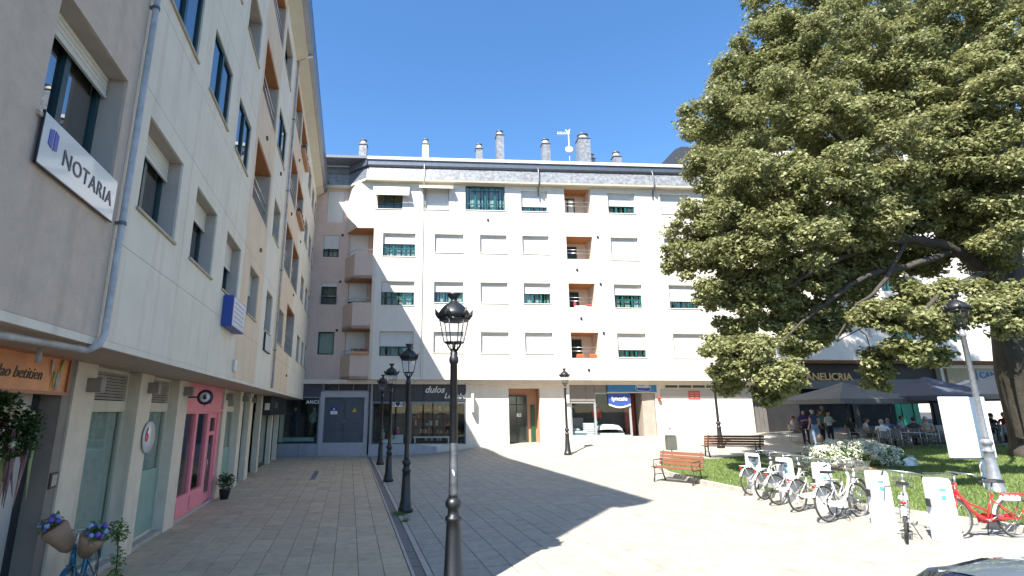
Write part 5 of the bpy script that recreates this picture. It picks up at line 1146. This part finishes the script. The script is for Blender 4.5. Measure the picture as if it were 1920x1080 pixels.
# ================================================================ cafe: parasols, furniture, people
canv_g = mat('grey_canvas', (.13,.13,.125), .85, .08, 3); canv_n = mat('navy_canvas', (.055,.065,.10), .8, .08, 3); canv_l = mat('light_canvas', (.30,.30,.29), .85, .08, 3)
def parasol(px, y, w_, ztop, zlow, m_, label, rot=0):
    x = (px-PPX)/FPX*(y*CP+ .6*SP); z = zg(x, y); t_ = thing('parasol', label, 'parasol', (x, y, z), rot); H = ztop - z; h = zlow - z
    MB().tube([(0,0,0),(0,0,H-.05)], .03, 8).build('pole', iron, t_); MB().bbox(-.35,.35,-.35,.35,0,.08,.02).build('base', iron, t_)
    b = MB(); n = 8
    for s in range(4):
        c0 = Matrix.Rotation(s*pi/2, 3, 'Z'); 
        for i in range(n):
            a0, a1 = -1+2*i/n, -1+2*(i+1)/n
            for r_ in range(4):
                f0, f1 = r_/4, (r_+1)/4
                pt = lambda f, a: c0 @ Vector((f*w_/2*a, -f*w_/2, H - (H-h)*f**.85 - .05*sin(pi*f)*(1-abs(a))))
                vs = [pt(f0,a0), pt(f1,a0), pt(f1,a1), pt(f0,a1)]; b.add(vs, [(0,1,2,3)], 0, True)
            v0, v1 = c0 @ Vector((w_/2*a0, -w_/2, h)), c0 @ Vector((w_/2*a1, -w_/2, h)); d_ = Vector((0,0,-.22))
            b.add([v0, v0+d_, v1+d_, v1], [(0,1,2,3)])
    b.build('canopy', m_, t_)
    for s in range(4):
        c0 = Matrix.Rotation(s*pi/2, 3, 'Z'); MB().tube([(0,0,H-.6), c0 @ Vector((w_/4,-w_/4,(H+h)/2-.15))], .012, 5).tube([(0,0,H-.08), c0 @ Vector((w_/2-.02,-w_/2+.02,h-.02))], .012, 5).build('rib', iron, t_)
    t_['group'] = 'parasols in front of the cafe'; return t_
parasol(1585, 26.6, 4.4, 3.95, 3.08, canv_g, 'leftmost grey parasol over the standing people', .1)
parasol(1665, 29.0, 4.2, 3.95, 3.15, canv_n, 'navy parasol behind the leftmost grey one', .0)
parasol(1742, 25.6, 4.2, 4.15, 3.20, canv_n, 'wide navy parasol in the middle of the cafe terrace', .15)
parasol(1885, 24.5, 4.2, 4.25, 3.25, canv_l, 'light grey parasol at the right beside the tree trunk', .1)
parasol(1830, 28.5, 4.2, 4.2, 3.4, mat('white_canvas', (.6,.6,.58), .8), 'white parasol farther back behind the lamp post', .0)
wick = mat('chair_grey', (.16,.15,.14), .6, .2, 8); alu = mat('aluminium', (.5,.5,.5), .35, .1, metal=.8)
def make_chair():
    t_ = thing('cafe_chair', 'x', 'chair'); MB().bbox(-.22,.22,-.22,.22,.43,.46,.01).build('seat', wick, t_)
    b = MB()
    for k in range(5): b.bbox(-.20+k*.084,-.14+k*.084,.20,.22,.50,.84,.004)
    b.build('backrest', wick, t_)
    for x, y in ((-.2,-.2),(.2,-.2),(-.2,.2),(.2,.2)): MB().tube([(x*1.08,y*1.1,0),(x,y,.44)] + ([(x,y+.02,.86)] if y > 0 else [(x, y, .66), (x, .2, .67)]), .012, 6).build('leg', alu, t_)
    return t_
def make_table():
    t_ = thing('cafe_table', 'x', 'table'); MB().bbox(-.38,.38,-.38,.38,.71,.74,.01).build('table_top', mat('table_top', (.35,.34,.32), .5), t_); MB().tube([(0,0,.04),(0,0,.71)], .03, 8).lathe([(.24,0),(.22,.03),(.03,.06)], 14).build('pedestal', alu, t_); return t_
CH, TB = make_chair(), make_table()
tabs = [(1672, 836, 'cafe table at the back left among empty chairs'), (1640, 842, 'cafe table in front of the seated person in white'), (1712, 848, 'cafe table beside the seated person in the grey blue top'), (1880, 836, 'cafe table at the right by the person in red'), (1800, 838, 'cafe table behind the information board')]
chs = []
for i, (px, py, lab) in enumerate(tabs):
    o = TB if i == 0 else copy_tree(TB); P = ground_at(px, py-4); o.location = P; o.rotation_euler = (0,0,random.uniform(0,1)); o['label'] = lab; o['group'] = 'cafe tables under the parasols'
    for k in range(3): a_ = k*2.1+i*.7; chs.append((P.x+.72*cos(a_), P.y+.72*sin(a_), a_-pi/2, i, k))
used_ch = False
sides = ['first', 'second', 'third']
short = ['the back left table', 'the table near the seated person in white', 'the table by the green doors', 'the table by the person in red', 'the table behind the information board']
for (x, y, a_, i, k) in chs:
    o = CH if not used_ch else copy_tree(CH); used_ch = True
    o.location = (x, y, zg(x, y)); o.rotation_euler = (0,0,a_); o['group'] = 'cafe chairs under the parasols'; o['label'] = sides[k] + ' empty grey cafe chair at ' + short[i]
skin = mat('skin', (.42,.24,.17), .55, .08, 10); hairs = {'dark': mat('dark_hair', (.03,.02,.015), .7, .2), 'grey': mat('grey_hair', (.3,.29,.28), .7, .2), 'brown': mat('brown_hair', (.10,.05,.03), .7, .2)}
shoe = mat('shoe', (.03,.03,.03), .6)
def person(loc, rot, label, shirt, trou, hair='dark', pose='stand', h=1.72, arms='down', bald=False):
    t_ = thing('person', label, 'person', loc, rot); k = h/1.72
    J = {}; E_ = []
    def j(n_, p, r_, tg): J[n_] = (Vector(p)*k, r_*k, tg)
    if pose == 'stand':
        j('pel', (0,0,.93), .13, 't'); j('waist', (0,0,1.08), .12, 's'); j('chest', (0,.0,1.30), .145, 's'); j('neck0', (0,0,1.46), .07, 's'); j('neck', (0,-.01,1.51), .05, 'k'); j('head', (0,-.02,1.60), .078, 'k'); j('crown', (0,-.02,1.66), .075, 'k')
        for s, n_ in ((-1,'l'),(1,'r')):
            j('hip'+n_, (s*.09,0,.88), .095, 't'); j('kn'+n_, (s*.10,-.02*s,.49), .06, 't'); j('an'+n_, (s*.11,.02+.03*s,.09), .042, 't'); j('to'+n_, (s*.13,-.13+.03*s,.035), .035, 'f')
    else:
        j('pel', (0,0,.54), .14, 't'); j('waist', (0,.02,.68), .125, 's'); j('chest', (0,.03,.90), .15, 's'); j('neck0', (0,.0,1.05), .07, 's'); j('neck', (0,-.02,1.10), .05, 'k'); j('head', (0,-.04,1.19), .078, 'k'); j('crown', (0,-.04,1.25), .075, 'k')
        for s, n_ in ((-1,'l'),(1,'r')):
            j('hip'+n_, (s*.10,-.05,.53), .10, 't'); j('kn'+n_, (s*.14,-.43,.50), .062, 't'); j('an'+n_, (s*.13,-.42,.09), .042, 't'); j('to'+n_, (s*.14,-.57,.035), .035, 'f')
    base = J['chest'][0]/k
    for s, n_ in ((-1,'l'),(1,'r')):
        j('sh'+n_, (s*.19, base.y, base.z+.09), .062, 's')
        if arms == 'down' and pose == 'stand': e, w_ = (s*.26, base.y+.03, base.z-.19), (s*.25, base.y-.08, base.z-.42)
        elif arms == 'fold': e, w_ = (s*.27, base.y+.0, base.z-.17), (s*.03, base.y-.22, base.z-.10)
        else: e, w_ = (s*.25, base.y-.08, base.z-.18), (s*.12, base.y-.34, base.z-.16)
        j('el'+n_, e, .042, 's' if arms == 'fold' else 'k'); j('wr'+n_, w_, .027, 'k'); dv_ = (Vector(w_)-Vector(e)).normalized(); pm = Vector(w_)+dv_*.07; j('pa'+n_, pm, .028, 'k')
        sd = dv_.cross(Vector((0,1,.2))).normalized()
        for q_ in range(4): j('f%d%s' % (q_, n_), pm + dv_*(.075-.01*abs(q_-1)) + sd*(.024*(q_-1.5)) + Vector((0,-.015,0)), .009, 'k')
        j('th'+n_, pm + sd*.045 + dv_*.02, .010, 'k')
    for n_ in 'lr':
        E_ += [('pel','hip'+n_), ('hip'+n_,'kn'+n_), ('kn'+n_,'an'+n_), ('an'+n_,'to'+n_), ('chest','sh'+n_), ('sh'+n_,'el'+n_), ('el'+n_,'wr'+n_), ('wr'+n_,'pa'+n_), ('pa'+n_,'th'+n_)] + [('pa'+n_, 'f%d%s' % (q_, n_)) for q_ in range(4)]
    E_ += [('pel','waist'), ('waist','chest'), ('chest','neck0'), ('neck0','neck'), ('neck','head'), ('head','crown')]
    names = list(J); me = bpy.data.meshes.new('sk'); me.from_pydata([J[n_][0] for n_ in names], [(names.index(a_), names.index(c_)) for a_, c_ in E_], [])
    ob = bpy.data.objects.new('sk', me); COL.objects.link(ob); md = ob.modifiers.new('s', 'SKIN'); ob.modifiers.new('u', 'SUBSURF').levels = 1
    for i, n_ in enumerate(names): sv = me.skin_vertices[0].data[i]; sv.radius = (J[n_][1], J[n_][1]*(.72 if n_ in ('chest','waist','pel') else 1)); sv.use_root = (n_ == 'pel')
    dg = bpy.context.evaluated_depsgraph_get(); bm2 = bpy.data.meshes.new_from_object(ob.evaluated_get(dg)); bpy.data.objects.remove(ob)
    bm2.materials.clear(); 
    for m_ in (shirt, trou, skin, shoe): bm2.materials.append(m_)
    tagi = {'s': 0, 't': 1, 'k': 2, 'f': 3}
    A_ = np.array([J[a_][0] for a_, c_ in E_]); B_ = np.array([J[c_][0] for a_, c_ in E_]); RA = np.array([J[c_][1] for a_, c_ in E_]); ti = np.array([tagi[J[c_][2]] if J[c_][2] == J[a_][2] or c_.startswith(('neck','to','pa','wr')) else -1 for a_, c_ in E_]); ta = [(tagi[J[a_][2]], tagi[J[c_][2]]) for a_, c_ in E_]
    for p_ in bm2.polygons:
        c2 = np.array(p_.center); AB = B_-A_; t2 = np.clip(((c2-A_)*AB).sum(1)/(AB*AB).sum(1), 0, 1); dd = np.linalg.norm(A_+AB*t2[:,None]-c2, axis=1)-RA*.9; q_ = int(dd.argmin())
        p_.material_index = ta[q_][1] if t2[q_] > .45 else ta[q_][0]; p_.use_smooth = True
    link('body', bm2, t_)
    hc = J['head'][0]; b = MB(); b.blob(hc + Vector((0,.012,.035))*k, .098*k, 0, 12, 9, .03, (.84,.98,1.02)); 
    # trim the cap to hair line
    if not bald: b.build('hair', hairs[hair], t_)
    else: MB().blob(hc + Vector((0,.045,.0))*k, .078*k, 0, 10, 7, .03, (1.0,.7,.7)).build('hair', hairs[hair], t_)
    f_ = MB().blob(hc + Vector((0,-.035,.0))*k, .070*k, 0, 12, 9, 0, (.95,.95,1.3)).blob(hc + Vector((0,-.105,-.005))*k, .016*k, 0, 6, 5, 0, (.7,.9,1.5)).blob(hc + Vector((-.08,0,0))*k, .02*k, 0, 6, 5, 0, (.5,1,1.3)).blob(hc + Vector((.08,0,0))*k, .02*k, 0, 6, 5, 0, (.5,1,1.3)); f_.build('face', skin, t_)
    MB().blob(hc + Vector((-.028,-.098,.018))*k, .008*k, 0, 6, 4).blob(hc + Vector((.028,-.098,.018))*k, .008*k, 0, 6, 4).box(-.022*k, .022*k, hc.y-.104*k, hc.y-.098*k, hc.z-.05*k, hc.z-.043*k).build('eyes_and_mouth', shoe, t_)
    return t_
C_ = lambda n_, c: mat(n_, c, .85, .1, 8)
def standp(px, py, rot, *a_, **k_): P = ground_at(px, py); return person(P, rot, *a_, **k_)
standp(1514, 834, -.3, 'person in purple shirt and dark shorts, leftmost of the standing group', C_('purple_shirt', (.06,.03,.14)), C_('dark_trousers', (.02,.02,.03)), hair='grey', bald=True, arms='fold')
standp(1533, 838, 3.4, 'person with bald head in navy shirt and light blue jeans', C_('navy_shirt', (.035,.05,.12)), C_('light_jeans', (.20,.28,.40)), hair='grey', bald=True, h=1.8)
standp(1546, 833, .6, 'person in teal top between the navy and grey shirts', C_('teal_shirt', (.08,.22,.22)), C_('dark_trousers', (.02,.02,.03)), hair='brown')
standp(1561, 836, .3, 'person in pale grey top and black trousers, rightmost of the group', C_('pale_grey_top', (.42,.44,.44)), C_('black_trousers', (.012,.012,.014)), hair='dark', h=1.66, arms='fold')
standp(1551, 829, 2.4, 'person with light hair at the back of the standing group', C_('brown_shirt', (.12,.08,.06)), C_('dark_trousers', (.02,.02,.03)), hair='grey', h=1.82)
def sitp(px, py, rot, lab, sh_, tr_, hair='dark', **k_):
    P = ground_at(px, py); o = person(P, rot, lab, sh_, tr_, hair, 'sit', arms='fwd', **k_)
    c = copy_tree(CH); c.location = (P.x+.0, P.y, zg(P.x, P.y)); c.rotation_euler = (0,0,rot); c['label'] = ('cafe chair under the ' + ' '.join(lab.split()[:9])); c['group'] = 'cafe chairs under the parasols'; c.location -= Vector((0,0,.0)); return o
sitp(1492, 828, 1.2, 'seated person in a pale pink top at the left edge of the terrace', C_('pale_pink', (.55,.42,.42)), C_('pink_grey', (.25,.18,.18)), 'brown')
sitp(1631, 838, .9, 'seated person in a white top behind the hydrangea', C_('white_top', (.6,.58,.52)), C_('olive_trousers', (.10,.10,.07)), 'brown')
sitp(1672, 838, -.6, 'seated person in a blue grey shirt facing the square', C_('bluegrey_shirt', (.08,.12,.2)), C_('dark_trousers', (.02,.02,.03)), 'grey', bald=True)
sitp(1722, 840, 2.2, 'seated person in a dark jacket beside the green doors', C_('charcoal_jacket', (.05,.05,.06)), C_('dark_trousers', (.02,.02,.03)), 'dark')
sitp(1662, 846, 2.6, 'seated person in a bright white shirt seen from behind', C_('bright_white', (.7,.7,.68)), C_('olive_trousers', (.10,.10,.07)), 'grey')
sitp(1893, 828, -1.2, 'seated person in a red top at the right of the terrace', C_('red_top', (.40,.03,.03)), C_('dark_trousers', (.02,.02,.03)), 'dark')
sitp(1868, 830, 1.8, 'seated person in a black top facing the person in red', C_('black_top', (.02,.02,.02)), C_('dark_trousers', (.02,.02,.03)), 'dark')
sitp(1600, 832, -.4, 'seated person in a dark green top left of the white top', C_('dark_green_top', (.03,.07,.05)), C_('dark_trousers', (.02,.02,.03)), 'dark')
sitp(1697, 834, .4, 'seated person in a light blue shirt behind the grey blue shirt', C_('light_blue_shirt', (.3,.38,.5)), C_('dark_trousers', (.02,.02,.03)), 'brown')
sitp(1745, 838, -1.0, 'seated person in a beige top just left of the white board', C_('beige_top', (.42,.36,.28)), C_('olive_trousers', (.10,.10,.07)), 'grey')
sitp(1909, 832, .6, 'seated person in a maroon top at the right edge', C_('maroon_top', (.16,.02,.03)), C_('dark_trousers', (.02,.02,.03)), 'brown')
P = ground_at(1541, 842); t_ = thing('bollard', 'brown stone bollard in front of the standing group', 'bollard', P); MB().lathe([(.12,0),(.12,.55),(.10,.62),(.03,.66)], 14).build('shaft', mat('brown_stone', (.30,.20,.15), .8), t_)

# ================================================================ parked car, lower right corner
navy = mat('car_navy', (.012,.02,.06), .25, .03, 3, coat=1.0); cgl = mat('car_glass', (.14,.18,.22), .05, .05, 1, spec=1.0, coat=1.0)
Pc = onz(1850, 1056, 1.62); car = thing('parked_car', 'dark navy car with glass roof at the lower right corner', 'car', (Pc.x+.52, Pc.y-.10, zg(Pc.x, Pc.y-.1)-.02), radians(8))
prof = [(-2.05,.35),(-2.08,.75),(-1.95,.92),(-1.05,1.02),(-.35,1.40),(.1,1.47),(.75,1.46),(1.35,1.30),(1.95,.98),(2.05,.9),(2.1,.40),(1.9,.25),(-1.9,.25)]
b = MB(); ny = 9; yy_ = np.linspace(-1, 1, ny); vs = []
for t2 in yy_:
    inset = abs(t2)**4*.10
    for (x, z) in prof:
        wd_ = .86 - (.17*max(0, min(1, (z-.95)/.5)))
        vs.append((x*(1-inset*.3), t2*wd_, z - (.05*abs(t2)**3 if z > 1.0 else 0)))
npf = len(prof); fs = []
for k in range(ny-1):
    for i in range(npf): i2 = (i+1) % npf; fs.append((k*npf+i, k*npf+i2, (k+1)*npf+i2, (k+1)*npf+i))
fs += [tuple(range(npf-1,-1,-1)), tuple((ny-1)*npf+i for i in range(npf))]
bo = b.add(vs, fs, 0, True).build('body', navy, car)
gb = MB(); 
def roofz(x): 
    for (x0, z0), (x1, z1) in zip(prof[3:9], prof[4:10]):
        if x0 <= x <= x1: return z0+(z1-z0)*(x-x0)/(x1-x0)
for nm_, (xa, xb) in (('windscreen', (-1.0, -.42)), ('glass_roof', (-.33, .78)), ('rear_window', (.85, 1.9))):
    gb = MB(); vs = []; n1, n2 = 6, 8
    for i in range(n1+1):
        x = xa+(xb-xa)*i/n1; z = roofz(x)
        for k in range(n2+1): t2 = -1+2*k/n2; wd_ = (.86-.17*max(0,min(1,(z-.95)/.5)))*.86; vs.append((x, t2*wd_, z+.008-.05*abs(t2*.86)**3))
    gb.add(vs, [(i*(n2+1)+k, (i+1)*(n2+1)+k, (i+1)*(n2+1)+k+1, i*(n2+1)+k+1) for i in range(n1) for k in range(n2)], 0, True); gb.build(nm_, cgl, car)
for s in (-1, 1):
    y = s*.765; MB().add([(-.92,s*.845,1.0),(-.30,s*.735,1.36),(.75,s*.715,1.40),(1.5,s*.80,1.06)], [(0,1,2,3)]).build('side_window', cgl, car)
    for x in (-1.3, 1.3): w_ = MB().lathe([(.16,-.10),(.31,-.10),(.33,-.06),(.33,.06),(.31,.10),(.16,.10)], 22).build('wheel', rubber, car, mw=Matrix.Translation((x, s*.78, .33)) @ Matrix.Rotation(pi/2, 4, 'X')); MB().lathe([(.05,-.105),(.2,-.108),(.2,.108),(.05,.105)], 16).build('rim', steel, w_)
    MB().blob((-.72, s*.95, 1.02), .09, sc=(.6,1,.7)).build('mirror', navy, car); MB().blob((-1.98, s*.6, .72), .12, sc=(.5,1.2,.6)).build('headlight', white_plastic, car); MB().blob((2.03, s*.62, .8), .11, sc=(.4,1.2,.8)).build('tail_light', MATS['red_lens'], car)
for x, y, rz in (( .3, .70, 0),): MB().tube([(.72,0,1.50),(.80,0,1.60)], .008, 5).build('aerial', black_plastic, car)

# ================================================================ the big tree
Tb = ground_at(1948, 862); TB_ = Vector((Tb.x, Tb.y, Tb.z)); 
bark = mat('bark', (.055,.046,.036), .95, .35, 6, 1.0, 25, stretch=(1,1,.25))
tr = thing('lime_tree', 'large spreading lime tree with dense olive green crown on the right', 'tree', TB_)
LOBES = []   # px, py, r(px), depth
def LB(px, py, r, y): LOBES.append((px, py, r, y))
for a_ in [(1480,-20,95,19),(1600,-40,120,18),(1730,-60,130,19),(1880,-40,120,18),(1450,90,75,18),(1385,150,75,18.5),(1545,110,95,17),(1340,230,68,18),(1440,230,90,16.5),(1560,230,95,16),(1650,200,75,18.5),
           (1350,330,60,18),(1420,340,85,16),(1530,340,90,15.5),(1650,310,90,15.5),(1310,420,55,18),(1390,440,75,16.5),(1490,440,80,15.5),(1600,420,80,16),
           (1285,480,42,18),(1340,530,55,17.5),(1420,540,60,17),(1500,530,60,17),(1390,600,42,17.5),(1570,480,60,18),
           (1400,668,58,16),(1455,700,50,15.5),(1370,690,34,16.3),(1500,640,38,16.5),(1435,738,24,16),
           (1720,60,90,22),(1820,110,70,21),(1880,180,95,15),(1790,260,75,15.5),(1700,380,70,16.5),(1880,300,90,15.2),(1800,380,70,17),(1900,420,75,15.5),(1790,40,80,16.5),(1690,110,65,16),(1845,130,65,15.5),(1750,170,50,15.8),(1930,80,80,15),(1760,470,40,18),(1700,440,42,17.2),(1640,480,34,17),(1820,440,40,18),(1362,716,26,17.2),(1345,655,30,17),(1460,590,34,17),(1560,560,30,17),(1600,500,45,17.5),(1550,520,40,17),(1700,560,40,16),(1480,600,34,17.5),(1400,260,80,22),(1480,160,90,22.5),(1560,100,90,23),(1390,330,50,21),(1700,300,80,23),(1780,160,80,23),(1530,250,80,24),(1640,60,90,24),(1850,250,80,22),(1850,480,50,17),
           (1640,590,42,15),(1690,600,52,14.2),(1745,610,45,14.5),(1640,670,26,15.5),(1642,710,24,15.8),(1700,660,34,14.2),(1745,670,26,14.5),(1560,610,34,16.5),(1610,540,45,17),(1690,500,48,19),(1760,540,34,15),
           (1880,560,48,13.5),(1840,590,26,13.2),(1910,600,36,13.2),(1530,620,26,17), (2000,50,150,17),(2050,300,160,17),(2050,500,110,18),
           (1500,200,90,22),(1600,330,90,23),(1700,200,60,23),(1450,380,75,21),(1540,470,55,21),(1850,350,90,23)]: LB(*a_)
def P3(px, py, y): return ony(px, py, y)
lobes3 = []
for (px, py, r, y) in LOBES:
    P = P3(px, py, y); depth = y*CP + (P.z-EYE)*SP; lobes3.append((P, r*depth/FPX))
leaves = []; clumps = []
for (P, R_) in lobes3:
    nc = max(8, int(30*R_**1.1)); nc = min(nc, 52)
    for k in range(nc):
        v = RNG.normal(0, 1, 3); v /= np.linalg.norm(v); rr = R_*RNG.uniform(.45, 1.02); c_ = np.array(P) + v*rr*np.array((1, 1, .85)); cr = RNG.uniform(.20, .44)*max(.8, min(1.15, R_))
        if c_[2] < 1.9: continue
        clumps.append((c_, cr))
for (c_, cr) in clumps:
    n = int(760*cr**1.6) + 80
    v = RNG.normal(0, 1, (n, 3)); v /= np.linalg.norm(v, axis=1)[:, None]; rad = cr*(RNG.random(n)**.45)*(1+.30*np.sin(7*v[:,0]+5*v[:,2])*np.sin(6*v[:,1]))
    p = c_ + v*rad[:, None]*np.array((1.15, 1.15, .70)); nrm = v*.5 + np.array((0, 0, .75)) + RNG.normal(0, .55, (n, 3)); nrm /= np.linalg.norm(nrm, axis=1)[:, None]
    t1 = np.cross(nrm, RNG.normal(0, 1, (n, 3))); t1 /= np.linalg.norm(t1, axis=1)[:, None]; t2 = np.cross(nrm, t1); L_ = RNG.uniform(.045, .085, n)[:, None]
    leaves.append(np.stack([p-t1*L_, p+t2*L_*.62-t1*L_*.1, p+t1*L_-nrm*L_*.25, p-t2*L_*.62-t1*L_*.1], 1))
LV = np.concatenate(leaves); print('LEAVES', len(LV), 'CLUMPS', len(clumps))
LV -= np.array(TB_)
lm = leaf_mat('lime_leaf', (.125,.148,.038), (.385,.38,.185), .38)
tag(link('crown', np_mesh('crown', LV, lm), tr), kind='stuff')
# trunk and limbs
def rel(px, py, y): return P3(px, py, y) - TB_
t0 = Vector((0, 0, -.1)); f1 = rel(1905, 700, 17.6); f2 = rel(1890, 560, 17.6); f3 = rel(1878, 440, 17.8)
b = MB(); b.tube([t0, Vector((-.02,0,.35)), Vector((-.03,0,1.0)), f1, f2, f3, rel(1860,300,18), rel(1840,120,18), rel(1830,-60,18)], [.85,.66,.58,.52,.50,.42,.32,.2,.08], 14); b.build('trunk', bark, tr)
def limb(pts, r0, r1): 
    pts = [Vector(p) for p in pts]; P4 = [pts[0]*2-pts[1]] + pts + [pts[-1]*2-pts[-2]]; out = []
    for i in range(1, len(P4)-2):
        a_, b_, c2, d_ = P4[i-1], P4[i], P4[i+1], P4[i+2]
        for q in range(5):
            t2 = q/5; out.append(.5*((2*b_)+(c2-a_)*t2+(2*a_-5*b_+4*c2-d_)*t2**2+(3*b_-a_-3*c2+d_)*t2**3) + Vector((random.gauss(0,.025), random.gauss(0,.025), random.gauss(0,.025))))
    pts = out + [pts[-1]]; r0 *= .8
    n = len(pts); MB().tube(pts, [r0+(r1-r0)*i/(n-1) for i in range(n)], 8).build('branch', bark, tr)
limb([f2, rel(1850,510,17), rel(1790,470,16.6), rel(1700,450,16.3), rel(1610,470,16.2), rel(1540,500,16), rel(1470,540,16)], .30, .05)
limb([f2, rel(1840,480,17.5), rel(1780,420,18), rel(1700,350,18.3), rel(1600,280,18.5), rel(1500,200,18.5)], .30, .06)
limb([f3, rel(1850,380,17), rel(1760,240,16.5), rel(1680,140,16.5), rel(1620,40,16.5)], .26, .06)
limb([rel(1790,470,16.6), rel(1700,500,16), rel(1620,520,15.8), rel(1560,560,15.8), rel(1520,590,15.8), rel(1440,660,15.8)], .15, .03)
limb([rel(1700,450,16.3), rel(1650,540,15.5), rel(1600,580,15.3), rel(1570,640,15.3)], .09, .02)
limb([rel(1610,470,16.2), rel(1500,440,17), rel(1400,420,17.5), rel(1320,430,18)], .12, .03)
limb([rel(1540,500,16), rel(1450,540,17), rel(1380,580,17.3), rel(1350,540,17.5)], .08, .02)
limb([rel(1850,510,17), rel(1780,540,15), rel(1720,590,14.4), rel(1660,640,14.8)], .12, .02)
limb([f3, rel(1900,360,16), rel(1910,250,15.5), rel(1890,160,15.2)], .2, .05)
limb([f3, rel(1960,380,17), rel(2030,280,17)], .25, .08); limb([f2, rel(1900,580,15), rel(1880,570,13.8)], .10, .03)
limb([rel(1700,350,18.3), rel(1600,380,17), rel(1520,350,16), rel(1430,340,16.2)], .12, .03); limb([rel(1600,280,18.5), rel(1480,300,18.2), rel(1380,270,18.2)], .10, .03); limb([rel(1500,200,18.5), rel(1440,120,18.5), rel(1400,150,18.5)], .07, .02)
limb([rel(1440,660,15.8), rel(1420,700,15.8), rel(1450,735,15.8)], .03, .01); limb([rel(1570,640,15.3), rel(1620,620,15.2), rel(1640,700,15.5)], .025, .01)
for k in range(22):
    (c_, cr) = clumps[int(RNG.integers(len(clumps)))]; q_ = Vector(c_) - TB_
    cand = [rel(1700,450,16.3), rel(1610,470,16.2), rel(1540,500,16), rel(1700,350,18.3), rel(1600,280,18.5), rel(1760,240,16.5), rel(1680,140,16.5), rel(1900,360,16), rel(1500,440,17), rel(1520,350,16), rel(1500,200,18.5)]
    s_ = min(cand, key=lambda c2: (c2-q_).length)
    if .8 < (s_-q_).length < 2.6: limb([s_, s_.lerp(q_, .5)+Vector((0,0,.25)), q_], .05, .015)
